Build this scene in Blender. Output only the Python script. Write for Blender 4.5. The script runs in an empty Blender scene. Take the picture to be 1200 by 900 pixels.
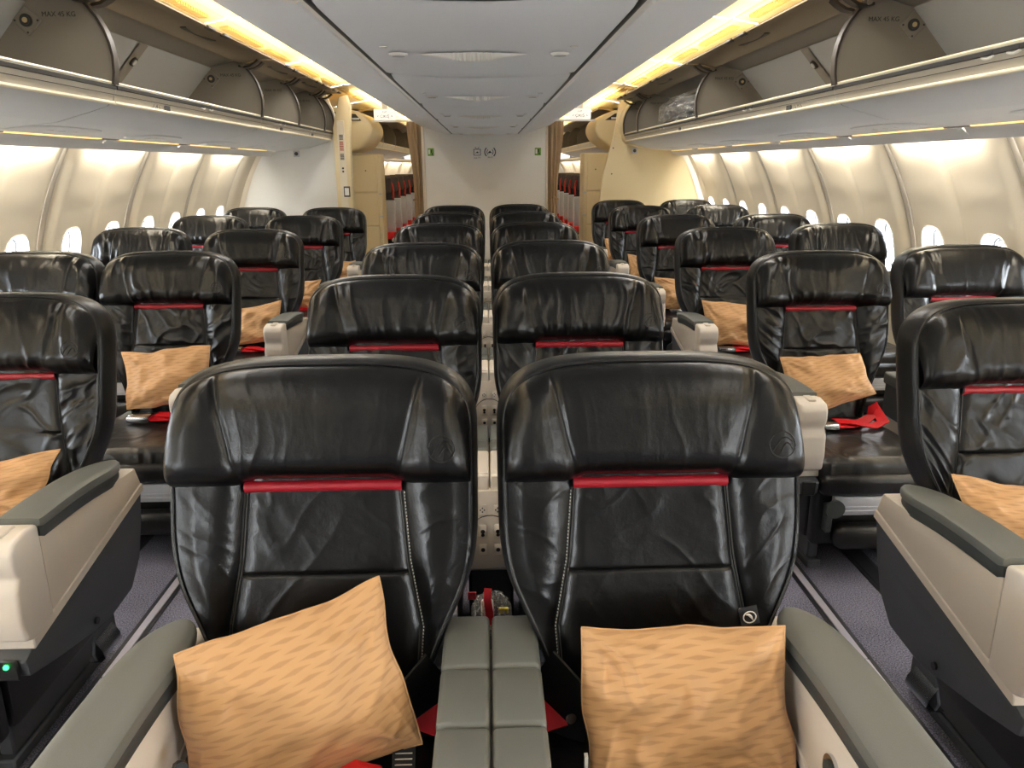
import bpy, bmesh, math, random
import numpy as np
from mathutils import Vector, Matrix
random.seed(7)
C = bpy.context.scene.collection
SC = bpy.context.scene
PI = math.pi

# ------------------------------------------------------------------ camera
cam = bpy.data.cameras.new('camera'); cam.sensor_width = 36; cam.lens = 27.0
cam.clip_start = .02; cam.clip_end = 200
co = bpy.data.objects.new('camera', cam); C.objects.link(co)
yaw, pitch, roll = math.radians(1.68), math.radians(15.83), math.radians(.35)
fw = Vector((math.sin(yaw)*math.cos(pitch), math.cos(yaw)*math.cos(pitch), -math.sin(pitch)))
rt = Vector((math.cos(yaw), -math.sin(yaw), 0)); up = rt.cross(fw)
r2 = rt*math.cos(roll) - up*math.sin(roll); u2 = up*math.cos(roll) + rt*math.sin(roll)
M4 = Matrix((r2, u2, -fw)).transposed().to_4x4(); M4.translation = (0, 0, 1.5)
co.matrix_world = M4
SC.camera = co

# ------------------------------------------------------------------ world, exposure, lights
SC.view_settings.view_transform = 'Standard'; SC.view_settings.look = 'None'
SC.view_settings.gamma = 1; SC.view_settings.use_curve_mapping = False
SC.view_settings.exposure = 1.2
SC.cycles.use_denoising = True
SC.cycles.max_bounces = 9; SC.cycles.diffuse_bounces = 5; SC.cycles.glossy_bounces = 4
SC.cycles.transparent_max_bounces = 12; SC.cycles.caustics_reflective = False; SC.cycles.caustics_refractive = False
SC.cycles.sample_clamp_indirect = 6
wd = bpy.data.worlds.new('overcast_sky'); SC.world = wd; wd.use_nodes = True
wn = wd.node_tree; bg = wn.nodes['Background']
bg.inputs[0].default_value = (.92, .96, 1, 1); bg.inputs[1].default_value = 17.0

def area(name, loc, sx, sy, power, col, direction):
    l = bpy.data.lights.new(name, 'AREA'); l.shape = 'RECTANGLE'; l.size = sx; l.size_y = sy
    l.energy = power; l.color = col
    o = bpy.data.objects.new(name, l); C.objects.link(o); o.location = loc
    d = Vector(direction).normalized(); y = Vector((0, 1, 0)); x = y.cross(-d).normalized()
    o.rotation_euler = Matrix((x, y, -d)).transposed().to_euler()
    return o
WARM = (1, .75, .34); CREAM = (1, .93, .79); NEUT = (1, .97, .93)
# behind the camera: cool fill lights, added to brighten the seat fronts
for sgn in (-1, 1): area('front_fill_light', (sgn*2.35, -1.7, 1.15), 1.5, .9, 27, (.93, .97, 1), (-sgn, .75, -.12))
for sgn in (-1, 1):
    for k in range(5):   # cove lamps over the aisles, hidden on top of the bins behind the raised doors
        area('aisle_cove_lamp', (sgn*1.50, -1.4+2.25*k, 2.222), .04, 2.15, 2.7, WARM, (-sgn*.45, 0, 1))
    for k in range(5):   # added fill under the aisle ceilings, lifts the dim middle of the cabin
        area('aisle_fill_light', (sgn*1.12, .3+1.85*k, 2.36), .16, 1.2, (2.5, 4, 5.5, 5, 2.2)[k], NEUT, (0, -.12, -1))
    for k in range(5):   # cove lamps in the rear cabin
        area('rear_cove_lamp', (sgn*1.50, 10.8+3*k, 2.222), .04, 2.8, 5.0, WARM, (-sgn*.45, 0, 1))
    y0, pt = ((4.43, 1.055) if sgn < 0 else (3.45, 1.09))
    for k in range(-5, 5):  # one wash lamp above each sidewall panel
        ya = y0 + pt*k
        if ya > (7.5 if sgn < 0 else 8.7): continue
        area('sidewall_wash_lamp', (sgn*2.20, ya+pt/2, 1.648), .03, pt*.72, 3.6, CREAM, (sgn*.85, 0, -.75))
    for k in range(5):
        area('rear_sidewall_wash_lamp', (sgn*2.20, 10.9+3*k, 1.648), .03, 2.6, 10, CREAM, (sgn*.62, 0, -1))

# ------------------------------------------------------------------ materials
def lin(c): return tuple(((v/255)/12.92 if v/255 <= .04045 else ((v/255+.055)/1.055)**2.4) for v in c) + (1,)
MATS = {}
def mat(name, col, rough=.5, metal=0, bump=None, spec=.5, var=None, emit=None, estr=0, sheen=0):
    m = bpy.data.materials.new(name); m.use_nodes = True; nt = m.node_tree; b = nt.nodes['Principled BSDF']
    b.inputs['Base Color'].default_value = lin(col); b.inputs['Roughness'].default_value = rough
    b.inputs['Metallic'].default_value = metal; b.inputs['Specular IOR Level'].default_value = spec
    if sheen: b.inputs['Sheen Weight'].default_value = sheen
    tc = nt.nodes.new('ShaderNodeTexCoord')
    if var:      # var = (second colour, scale): soft mottling
        n = nt.nodes.new('ShaderNodeTexNoise'); n.inputs['Scale'].default_value = var[1]; n.inputs['Detail'].default_value = 4
        nt.links.new(tc.outputs['Object'], n.inputs['Vector'])
        r = nt.nodes.new('ShaderNodeValToRGB'); r.color_ramp.elements[0].position = .35; r.color_ramp.elements[1].position = .65
        r.color_ramp.elements[0].color = lin(col); r.color_ramp.elements[1].color = lin(var[0])
        nt.links.new(n.outputs[0], r.inputs[0]); nt.links.new(r.outputs[0], b.inputs['Base Color'])
    if bump:     # bump = [(scale, strength), ...]
        prev = None
        for sc_, st in bump:
            n = nt.nodes.new('ShaderNodeTexNoise'); n.inputs['Scale'].default_value = sc_; n.inputs['Detail'].default_value = 3
            nt.links.new(tc.outputs['Object'], n.inputs['Vector'])
            bp = nt.nodes.new('ShaderNodeBump'); bp.inputs['Strength'].default_value = st; bp.inputs['Distance'].default_value = .002 if sc_ > 100 else .01
            nt.links.new(n.outputs[0], bp.inputs['Height'])
            if prev: nt.links.new(prev.outputs[0], bp.inputs['Normal'])
            prev = bp
        nt.links.new(prev.outputs[0], b.inputs['Normal'])
    if emit:
        b.inputs['Emission Color'].default_value = lin(emit); b.inputs['Emission Strength'].default_value = estr
    MATS[name] = m
    return m
LEA = mat('black_leather', (8, 8, 9), .28, spec=.34, bump=[(420, .10), (38, .10)], var=((13, 13, 14), 14))
LEB = mat('black_leather_band', (13, 13, 14), .36, bump=[(380, .2), (25, .1)])
LES = mat('black_seat_leather', (22, 20, 20), .30, bump=[(420, .15), (30, .2)])
RED = mat('red_leather', (150, 18, 34), .45, bump=[(300, .2)])
BELT = mat('red_belt_webbing', (205, 18, 30), .6, bump=[(500, .4)])
SEAM = mat('grey_seam', (62, 62, 60), .5)
STI = mat('pale_stitch', (170, 168, 160), .6)
PAD = mat('grey_green_pad', (100, 102, 97), .5, bump=[(400, .12), (8, .05)])
SKI = mat('charcoal_skirt', (58, 62, 61), .5, bump=[(300, .1)])
CHA = mat('charcoal_plastic', (70, 73, 78), .5, bump=[(500, .15)])
BEI = mat('beige_plastic', (214, 203, 188), .42, bump=[(500, .06)])
BE2 = mat('pale_beige_plastic', (224, 214, 200), .38)
BLK = mat('black_plastic', (14, 14, 15), .45)
CHR = mat('polished_metal', (205, 208, 212), .22, metal=1)
ALU = mat('brushed_aluminium', (196, 198, 204), .36, metal=1, bump=[(120, .1)])
ALW = mat('bright_aluminium', (226, 228, 232), .45, metal=.6)
GRN = mat('green_led', (30, 220, 80), .4, emit=(40, 255, 90), estr=4)
WHI = mat('white_plastic', (222, 218, 208), .45)
CEI = mat('grey_white_ceiling', (220, 220, 219), .5, bump=[(60, .02)])
CRM = mat('cream_panel', (226, 214, 190), .45, bump=[(90, .03)])
RIB = mat('grey_beige_rib', (186, 177, 162), .5)  # greyer than the sidewall: the groove's shade is put into the colour
WAL = mat('cream_sidewall', (226, 214, 192), .5, bump=[(160, .04)])
ACL = mat('cream_aisle_ceiling', (240, 228, 196), .55)
GRI = mat('tan_air_grille', (205, 180, 130), .6)
BIN = mat('grey_bin_shell', (205, 203, 198), .42)
BIL = mat('grey_beige_bin_lining', (140, 132, 119), .55, bump=[(200, .05)])
BIB = mat('pale_bin_back', (172, 171, 166), .55, bump=[(260, .08)])
BID = mat('tan_door_lining', (142, 128, 106), .5)
LIP = mat('grey_beige_lip', (190, 182, 166), .45)
EDG = mat('cream_edge_trim', (240, 228, 196), .35)
GAS = mat('black_gasket', (26, 24, 22), .5)
BRZ = mat('dark_bronze_rim', (70, 64, 58), .4, metal=.3)
BLH = mat('bulkhead_laminate', (236, 235, 230), .5, bump=[(120, .03)])
CAB = mat('cream_cabinet_laminate', (224, 205, 162), .5)
CUR = mat('taupe_curtain', (176, 152, 122), .8, bump=[(300, .2)])
GLO = mat('reading_lamp_strip', (255, 226, 160), .4, emit=(255, 206, 120), estr=.62)
SIG = mat('lit_sign_face', (250, 250, 250), .4, emit=(255, 252, 246), estr=.18)
SGT = mat('sign_lettering', (50, 52, 58), .6)
INK = mat('dark_ink', (60, 56, 50), .6)
INB = mat('navy_ink', (28, 44, 66), .6)
REDI = mat('red_ink', (186, 80, 60), .6)
GREI = mat('green_placard', (120, 165, 70), .6)
TRK = mat('aluminium_track', (205, 200, 210), .38, metal=.25)
TRD = mat('dark_track_cover', (38, 38, 44), .5)
WHS = mat('window_reveal', (236, 238, 240), .5)
SHD = mat('window_shade', (232, 232, 228), .5)
EGR = mat('grey_economy_fabric', (84, 80, 80), .7, bump=[(200, .3)])
EDK = mat('dark_economy_fabric', (36, 38, 46), .7)
EWH = mat('pale_blue_pocket', (190, 200, 216), .5)
ERD = mat('red_economy_trim', (200, 60, 50), .6)
TAG = mat('black_woven_tag', (30, 30, 32), .7)

def carpet():
    m = bpy.data.materials.new('slate_carpet'); m.use_nodes = True; nt = m.node_tree; b = nt.nodes['Principled BSDF']
    tc = nt.nodes.new('ShaderNodeTexCoord')
    n = nt.nodes.new('ShaderNodeTexNoise'); n.inputs['Scale'].default_value = 230; n.inputs['Detail'].default_value = 2
    n2 = nt.nodes.new('ShaderNodeTexNoise'); n2.inputs['Scale'].default_value = 3
    for q in (n, n2): nt.links.new(tc.outputs['Object'], q.inputs['Vector'])
    mx = nt.nodes.new('ShaderNodeMath'); mx.operation = 'MULTIPLY_ADD'; mx.inputs[1].default_value = .25
    nt.links.new(n2.outputs[0], mx.inputs[0]); nt.links.new(n.outputs[0], mx.inputs[2])
    r = nt.nodes.new('ShaderNodeValToRGB'); e = r.color_ramp.elements
    e[0].position = .42; e[0].color = lin((58, 58, 68)); e[1].position = .82; e[1].color = lin((150, 148, 164))
    nt.links.new(mx.outputs[0], r.inputs[0]); nt.links.new(r.outputs[0], b.inputs['Base Color'])
    b.inputs['Roughness'].default_value = .95; b.inputs['Specular IOR Level'].default_value = .15
    bp = nt.nodes.new('ShaderNodeBump'); bp.inputs['Strength'].default_value = .5; bp.inputs['Distance'].default_value = .003
    nt.links.new(n.outputs[0], bp.inputs['Height']); nt.links.new(bp.outputs[0], b.inputs['Normal'])
    return m
CARP = carpet()

def glass():
    m = bpy.data.materials.new('window_pane'); m.use_nodes = True; nt = m.node_tree; nt.nodes.clear()
    o = nt.nodes.new('ShaderNodeOutputMaterial'); t = nt.nodes.new('ShaderNodeBsdfTransparent'); g = nt.nodes.new('ShaderNodeBsdfGlossy')
    t.inputs[0].default_value = (.93, .96, .98, 1); g.inputs['Roughness'].default_value = .05
    mx = nt.nodes.new('ShaderNodeMixShader'); mx.inputs[0].default_value = .07
    nt.links.new(t.outputs[0], mx.inputs[1]); nt.links.new(g.outputs[0], mx.inputs[2]); nt.links.new(mx.outputs[0], o.inputs[0])
    return m
GLA = glass()
def wrap():
    m = bpy.data.materials.new('clear_plastic_wrap'); m.use_nodes = True; nt = m.node_tree; nt.nodes.clear()
    o = nt.nodes.new('ShaderNodeOutputMaterial'); t = nt.nodes.new('ShaderNodeBsdfTransparent'); g = nt.nodes.new('ShaderNodeBsdfPrincipled')
    g.inputs['Base Color'].default_value = lin((190, 190, 185)); g.inputs['Roughness'].default_value = .18
    n = nt.nodes.new('ShaderNodeTexNoise'); n.inputs['Scale'].default_value = 14
    r = nt.nodes.new('ShaderNodeMapRange'); r.inputs[1].default_value = .4; r.inputs[2].default_value = .75; r.inputs[3].default_value = .12; r.inputs[4].default_value = .6
    nt.links.new(n.outputs[0], r.inputs[0])
    mx = nt.nodes.new('ShaderNodeMixShader'); nt.links.new(r.outputs[0], mx.inputs[0])
    nt.links.new(t.outputs[0], mx.inputs[1]); nt.links.new(g.outputs[0], mx.inputs[2]); nt.links.new(mx.outputs[0], o.inputs[0])
    return m
WRP = wrap()

def pillow_mat():
    m = bpy.data.materials.new('tan_pillow_fabric'); m.use_nodes = True; nt = m.node_tree; b = nt.nodes['Principled BSDF']
    L = nt.links.new
    def math_(op, a, bb=None):
        n = nt.nodes.new('ShaderNodeMath'); n.operation = op
        for i, v in enumerate((a, bb)):
            if v is None: continue
            if isinstance(v, (int, float)): n.inputs[i].default_value = v
            else: L(v, n.inputs[i])
        return n.outputs[0]
    tc = nt.nodes.new('ShaderNodeTexCoord'); sp = nt.nodes.new('ShaderNodeSeparateXYZ'); L(tc.outputs['UV'], sp.inputs[0])
    nz = nt.nodes.new('ShaderNodeTexNoise'); nz.inputs['Scale'].default_value = 9; L(tc.outputs['UV'], nz.inputs['Vector'])
    rows = math_('MULTIPLY', math_('ADD', sp.outputs[1], math_('MULTIPLY', sp.outputs[0], .06)), 26)
    ri = math_('FLOOR', rows); rf = math_('FRACT', rows)
    cu = math_('ADD', math_('MULTIPLY', sp.outputs[0], 6.4), math_('MULTIPLY', ri, .37))
    cf = math_('FRACT', cu)
    # long leaf-shaped lozenge leaning across the row
    tri = math_('SUBTRACT', 1, math_('ABSOLUTE', math_('SUBTRACT', math_('MULTIPLY', cf, 2), 1)))
    lean = math_('ADD', math_('MULTIPLY', math_('SUBTRACT', cf, .5), .55), .5)
    dist = math_('ABSOLUTE', math_('SUBTRACT', rf, lean))
    mask = math_('SUBTRACT', math_('MULTIPLY', tri, .26), dist)
    mr = nt.nodes.new('ShaderNodeMapRange'); mr.inputs[1].default_value = -.05; mr.inputs[2].default_value = .06; L(mask, mr.inputs[0])
    mrn = math_('MULTIPLY', mr.outputs[0], math_('ADD', math_('MULTIPLY', nz.outputs[0], .5), .45))
    mx = nt.nodes.new('ShaderNodeMix'); mx.data_type = 'RGBA'
    mx.inputs['A'].default_value = lin((193, 149, 101)); mx.inputs['B'].default_value = lin((167, 124, 80)); L(mrn, mx.inputs['Factor'])
    L(mx.outputs['Result'], b.inputs['Base Color'])
    b.inputs['Roughness'].default_value = .62; b.inputs['Sheen Weight'].default_value = .15
    wv = nt.nodes.new('ShaderNodeTexNoise'); wv.inputs['Scale'].default_value = 350; L(tc.outputs['UV'], wv.inputs['Vector'])
    bp = nt.nodes.new('ShaderNodeBump'); bp.inputs['Strength'].default_value = .12; bp.inputs['Distance'].default_value = .002
    L(wv.outputs[0], bp.inputs['Height']); L(bp.outputs[0], b.inputs['Normal'])
    return m
PIL = pillow_mat()

# ------------------------------------------------------------------ mesh helpers
def rootloc(p):
    v = Vector((0, 0, 0))
    while p is not None: v = v + p.location; p = p.parent
    return v
def link(name, me, m, parent=None):
    o = bpy.data.objects.new(name, me); C.objects.link(o)
    if m is not None and len(me.materials) == 0: me.materials.append(m)
    if parent is not None: o.parent = parent
    return o
class MB:
    def __init__(s): s.v = []; s.f = []; s.uv = None
    def add(s, v, f):
        k = len(s.v); s.v.extend([tuple(map(float, p)) for p in v]); s.f.extend([tuple(i+k for i in q) for q in f]); return s
    def grid(s, P, flip=False, wrap=False):
        P = np.asarray(P, float); n, m = P.shape[:2]; f = []
        mm = m if wrap else m-1
        for i in range(n-1):
            for j in range(mm):
                j2 = (j+1) % m
                q = (i*m+j, i*m+j2, (i+1)*m+j2, (i+1)*m+j)
                f.append(q[::-1] if flip else q)
        return s.add(P.reshape(-1, 3), f)
    def box(s, x0, x1, y0, y1, z0, z1, bev=0, seg=2):
        bm = bmesh.new(); bmesh.ops.create_cube(bm, size=1)
        for v in bm.verts: v.co = ((x0+x1)/2+v.co.x*(x1-x0), (y0+y1)/2+v.co.y*(y1-y0), (z0+z1)/2+v.co.z*(z1-z0))
        if bev: bmesh.ops.bevel(bm, geom=bm.edges[:], offset=bev, segments=seg, profile=.5, affect='EDGES')
        return s.bm(bm)
    def bm(s, bm):
        bm.verts.ensure_lookup_table(); bm.verts.index_update()
        s.add([v.co[:] for v in bm.verts], [tuple(v.index for v in f.verts) for f in bm.faces]); bm.free(); return s
    def prism(s, poly, a, b, axis='x', bev=0, seg=2):
        # poly in the two other axes, in order (y,z) for x, (x,z) for y, (x,y) for z
        def P(p, t): return {'x': (t, p[0], p[1]), 'y': (p[0], t, p[1]), 'z': (p[0], p[1], t)}[axis]
        bm = bmesh.new(); A = [bm.verts.new(P(p, a)) for p in poly]; B = [bm.verts.new(P(p, b)) for p in poly]; n = len(poly)
        bm.faces.new(A); bm.faces.new(B[::-1])
        for i in range(n): bm.faces.new((A[i], B[i], B[(i+1) % n], A[(i+1) % n]))
        bmesh.ops.recalc_face_normals(bm, faces=bm.faces[:])
        if bev: bmesh.ops.bevel(bm, geom=bm.edges[:], offset=bev, segments=seg, profile=.5, affect='EDGES')
        return s.bm(bm)
    def tube(s, pts, r, seg=8, closed=False, sx=1.0, up=None):
        P = [Vector(p) for p in pts]; n = len(P); rings = []
        ref = Vector(up) if up else Vector((.123, .31, .94))
        for i in range(n):
            t = (P[(i+1) % n]-P[i-1]) if closed else (P[min(i+1, n-1)]-P[max(i-1, 0)])
            t.normalize(); a = t.cross(ref)
            if a.length < 1e-3: a = t.cross(Vector((1, 0, 0)))
            a.normalize(); b = a.cross(t); rr = r[i] if isinstance(r, (list, tuple)) else r
            rings.append([P[i]+a*(rr*sx*math.cos(2*PI*k/seg))+b*(rr*math.sin(2*PI*k/seg)) for k in range(seg)])
        if closed: rings.append(rings[0])
        s.grid([[tuple(q) for q in R] for R in rings], wrap=True)
        if not closed:
            for R, fl in ((rings[0], 0), (rings[-1], 1)):
                q = tuple(range(seg)); s.add(R, [q if fl else q[::-1]])
        return s
    def ribbon(s, pts, w, t, side):
        P = [Vector(p) for p in pts]; sd = [Vector(q) for q in side] if isinstance(side[0], (tuple, list)) else [Vector(side)]*len(P)
        R = []
        for i, p in enumerate(P):
            tg = (P[min(i+1, len(P)-1)]-P[max(i-1, 0)]).normalized(); d = (sd[i]-tg*sd[i].dot(tg)).normalized(); n = tg.cross(d)
            R.append([p-d*w/2-n*t/2, p+d*w/2-n*t/2, p+d*w/2+n*t/2, p-d*w/2+n*t/2])
        s.grid([[tuple(q) for q in r] for r in R], wrap=True)
        s.add(R[0], [(0, 1, 2, 3)]); s.add(R[-1], [(3, 2, 1, 0)]); return s
    def disc(s, c, r, n, nrm=(0, -1, 0), h=.002, seg=20, r2=None):
        nv = Vector(nrm).normalized(); a = nv.orthogonal().normalized(); b = nv.cross(a); c = Vector(c); r2 = r if r2 is None else r2
        A = [c+a*r*math.cos(2*PI*k/seg)+b*r*math.sin(2*PI*k/seg) for k in range(seg)]
        B = [c+nv*h+a*r2*math.cos(2*PI*k/seg)+b*r2*math.sin(2*PI*k/seg) for k in range(seg)]
        s.grid([A, B], wrap=True); s.add(B, [tuple(range(seg))]); s.add(A, [tuple(range(seg))[::-1]]); return s
    def mesh(s, name, m, off=(0, 0, 0), ang=40):
        me = bpy.data.meshes.new(name); v = np.array(s.v, float).reshape(-1, 3)-np.array(off)
        me.from_pydata(v.tolist(), [], s.f)
        if s.uv is not None:
            l = me.uv_layers.new(name='UVMap'); idx = np.zeros(len(me.loops), int); me.loops.foreach_get('vertex_index', idx)
            l.data.foreach_set('uv', np.array(s.uv, float)[idx].ravel())
        me.polygons.foreach_set('use_smooth', [True]*len(me.polygons))
        if ang: me.set_sharp_from_angle(angle=math.radians(ang))
        me.update()
        if m is not None: me.materials.append(m)
        return me
    def build(s, name, m, parent=None, ang=40):
        return link(name, s.mesh(name, m, rootloc(parent), ang), m, parent)
def thing(name, label, cat, loc=(0, 0, 0), group=None):
    o = bpy.data.objects.new(name, None); C.objects.link(o); o.location = loc; o.empty_display_size = .1
    o['label'] = label; o['category'] = cat; o['kind'] = 'thing'
    if group: o['group'] = group
    return o
def tag(o, label, cat, group=None):
    o['label'] = label; o['category'] = cat; o['kind'] = 'thing'
    if group: o['group'] = group
    return o
def struct(name, loc=(0, 0, 0), label=None):
    o = bpy.data.objects.new(name, None); C.objects.link(o); o.location = loc; o['kind'] = 'structure'
    if label: o['label'] = label
    return o
def text(name, body, size, loc, rot, m, parent=None, sx=1.0, align='CENTER'):
    cu = bpy.data.curves.new(name, 'FONT'); cu.body = body; cu.size = size; cu.align_x = align; cu.align_y = 'CENTER'; cu.extrude = .0004
    tmp = bpy.data.objects.new('temporary', cu); me = bpy.data.meshes.new_from_object(tmp); bpy.data.objects.remove(tmp); bpy.data.curves.remove(cu)
    me.materials.clear(); me.materials.append(m); me.name = name; o = bpy.data.objects.new(name, me); C.objects.link(o)
    o.rotation_euler = rot; o.location = Vector(loc)-rootloc(parent); o.scale = (sx, 1, 1)
    if parent is not None: o.parent = parent
    return o
FACE = (PI/2, 0, 0)         # lettering that faces the camera end of the cabin
TAB = np.random.RandomState(3).rand(64, 64)
def vn(x, y, seed=0):
    x = np.asarray(x)+seed*7.31; y = np.asarray(y)+seed*3.77
    xi = np.floor(x).astype(int); yi = np.floor(y).astype(int); fx = x-xi; fy = y-yi
    fx = fx*fx*fx*(fx*(fx*6-15)+10); fy = fy*fy*fy*(fy*(fy*6-15)+10)
    g = lambda a, b: TAB[a % 64, b % 64]
    return (g(xi, yi)*(1-fx)+g(xi+1, yi)*fx)*(1-fy)+(g(xi, yi+1)*(1-fx)+g(xi+1, yi+1)*fx)*fy
def ss(a, b, x): t = np.clip((np.asarray(x, float)-a)/(b-a), 0, 1); return t*t*(3-2*t)
def rr(d, R): return np.sqrt(np.clip(1-(1-np.clip(np.asarray(d, float)/R, 0, 1))**2, 0, 1))
def ridge(v, p=2.5): return (1-np.abs(2*v-1))**p

# ================================================================== SETTING
Y0, Y1, YE = -2.6, 9.3, 25.0
CX = -.02
# ---- floor and seat tracks
fl = MB().box(-2.75, 2.75, Y0, YE, -.05, 0).build('floor', CARP); fl['kind'] = 'structure'
k = 1
for x, w, m, h in ((-1.188, .026, TRK, .006), (1.161, .026, TRK, .006), (-1.478, .05, TRD, .004), (1.445, .05, TRD, .004)):
    t = struct('trim_%d' % k, (x, 0, 0)); k += 1
    ys = np.arange(Y0, Y1, 1.55)
    for y in ys:
        MB().box(x-w/2, x+w/2, y+.003, min(y+1.547, Y1), 0, h, .001, 1).build('track_cover', m, t)
    MB().box(x-w/2-.016, x-w/2-.001, Y0, Y1, 0, .003).build('track_edge', TRD, t)
    MB().box(x+w/2+.001, x+w/2+.016, Y0, Y1, 0, .003).build('track_edge', TRD, t)
# ---- ceiling: centre canopy, its sloping side panels, the aisle ceilings
ce = struct('ceiling', (0, 0, 1.85))
YL = [2.62+1.53*i for i in range(-3, 5)]
for i, yc in enumerate(YL):
    a = yc-.76+.008; b = min(yc+.77-.008, Y1)
    if i == len(YL)-1: b = Y1
    ny, nx = 13, 25
    P = np.zeros((ny, nx, 3)); uu = np.linspace(-1, 1, nx); vv = np.linspace(0, 1, ny)
    for j, v in enumerate(vv):
        edge = .010*(1-rr(min(v, 1-v), .10))
        z = 1.842+.012*np.abs(uu)**2.5+edge + .004*np.cos((v-.5)*2*PI)*.0
        P[j, :, 0] = CX+uu*.366; P[j, :, 1] = a+(b-a)*v + .05*(1-uu**2)*(0 if (i == len(YL)-1 and v > .5) else 1)*(1 if v in (0, 1) else 1)*(.9 if True else 0) - .045; P[j, :, 2] = z
    MB().grid(P, flip=True).build('ceiling_panel', CEI, ce)
    if yc > 0.5:
        # lens-shaped ribbed loudspeaker cover in the middle of each panel
        sp = MB(); n1, n2 = 49, 9; Q = np.zeros((n2, n1, 3))
        for a_, u in enumerate(np.linspace(-1, 1, n1)):
            hw = .055*(1-abs(u)**1.6)
            for b_, v in enumerate(np.linspace(-1, 1, n2)):
                rib = .0025*(abs(u) < .42)*(a_ % 2)
                Q[b_, a_] = (CX+.0+u*.17-.02, yc-.02+v*hw, 1.838-.020*(1-v*v)*(1-abs(u)**1.5)-rib)
        sp.grid(Q, flip=True).build('speaker_cover', WHI, ce, ang=25)
        for sx in (-1, 1):
            dl = MB().disc((CX+sx*.255, yc, 1.843), .032, 0, (0, 0, -1), .006, 24, .026).build('down_light', WHI, ce)
            MB().disc((CX+sx*.255, yc, 1.837), .020, 0, (0, 0, -1), .002, 20).build('light_lens', BIB, dl)
            MB().disc((CX+sx*.285, yc-.13, 1.846), .012, 0, (0, 0, -1), .003, 14).build('sensor_dot', WHI, ce)
MB().box(CX-.42, CX+.42, Y0, Y1, 1.875, 1.885).build('canopy_back', CEI, ce)
for sg in (-1, 1):
    MB().box(CX+sg*.378-.011, CX+sg*.378+.011, Y0, Y1, 1.862, 1.872).build('black_groove', GAS, ce)
    for i in range(8):
        ya, yb = Y0+i*1.49, min(Y0+(i+1)*1.49-.006, Y1)
        prof = [(.390, 1.852), (.396, 1.848), (.45, 1.862), (.56, 1.893), (.66, 1.923), (.735, 1.948), (.750, 1.956), (.754, 1.975), (.74, 1.99)]
        P = [[(CX+sg*x, y, z) for x, z in prof] for y in (ya, yb)]
        MB().grid(P, flip=(sg > 0)).build('canopy_side_panel', CEI, ce)
    # aisle ceiling panels with a seam and air grilles
    for i in range(15):
        ya, yb = Y0+i*1.9, Y0+(i+1)*1.9-.008
        if ya > YE: break
        prof = [(.0, 2.40), (.70, 2.40), (1.10, 2.385), (1.45, 2.35), (1.49, 2.345), (1.50, 2.352), (1.515, 2.352), (1.52, 2.342), (1.70, 2.31), (2.05, 2.24), (2.2, 2.0)]
        P = [[(CX+sg*x, y, z) for x, z in prof] for y in (ya, yb)]
        pn = MB().grid(P, flip=(sg > 0)).build('aisle_ceiling_panel', ACL, ce)
        if ya < 9:
            for g0, g1 in ((.15, .95), (1.12, 1.72)):
                gm = MB()
                for j in range(int((g1-g0)/.035)):
                    gy = ya+g0+j*.035; xa, xb = sorted((CX+sg*1.545, CX+sg*1.60)); gm.box(xa, xb, gy, gy+.022, 2.316, 2.3325)
                o = gm.build('air_grille', GRI, pn); o['kind'] = 'stuff'
    MB().box(min(sg*2.2, sg*2.9), max(sg*2.2, sg*2.9), Y0, YE, 2.3, 2.34).build('crown_closing_panel', BLK, ce)

# ---- sidewalls
def wallX(z): return np.interp(z, [-.1, 0, .2, .45, .7, .9, 1.1, 1.25, 1.42, 1.605, 1.70], [2.40, 2.44, 2.50, 2.54, 2.545, 2.53, 2.485, 2.435, 2.365, 2.265, 2.20])
def half_panel(sg, ya, yb, yw, half, wz=1.005, wr=(.112, .16)):
    """one half of a sidewall panel with its window hole: rings from the hole to the rectangle"""
    zt, zb = 1.70, .02; th = sorted(set([i*2*PI/56 for i in range(56)] + [math.atan2(z-wz, y-yw) % (2*PI) for y in (ya, yb) for z in (zt, zb)]))
    R = 14; P = np.zeros((R, len(th), 3))
    for j, a in enumerate(th):
        c, s_ = math.cos(a), math.sin(a); e = 2/3.0
        hy = yw+wr[0]*math.copysign(abs(c)**e, c); hz = wz+wr[1]*math.copysign(abs(s_)**e, s_)
        t = min([(yb-yw)/c if c > 1e-9 else 1e9, (ya-yw)/c if c < -1e-9 else 1e9, (zt-wz)/s_ if s_ > 1e-9 else 1e9, (zb-wz)/s_ if s_ < -1e-9 else 1e9])
        ey, ez = yw+t*c, wz+t*s_
        for i in range(R):
            f = (i/(R-1))
            y = hy+(ey-hy)*f; z = hz+(ez-hz)*f
            q = (y-ya)/(yb-ya)      # 0..1 within the half panel
            x = wallX(z)
            # panel edge falls away towards the rib, soft crease in the middle of the whole panel
            e_rib = q if half == 0 else 1-q; e_mid = 1-e_rib
            x += .028*(1-ss(0, .17, e_rib))
            x += .010*(1-ss(0, .11, e_mid))
            x -= .010*ss(0, .30, e_rib)*ss(.0, .30, e_mid)
            # faint horizontal ledge that dips in the middle
            led = 1.335-.03*math.sin(PI*(q*.5 if half == 0 else .5+q*.5))
            x -= .0035*float(ss(led-.014, led+.014, z))
            P[i, j] = (sg*x, y, z)
    return MB().grid(P, flip=(sg < 0), wrap=True), P[0]
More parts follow.
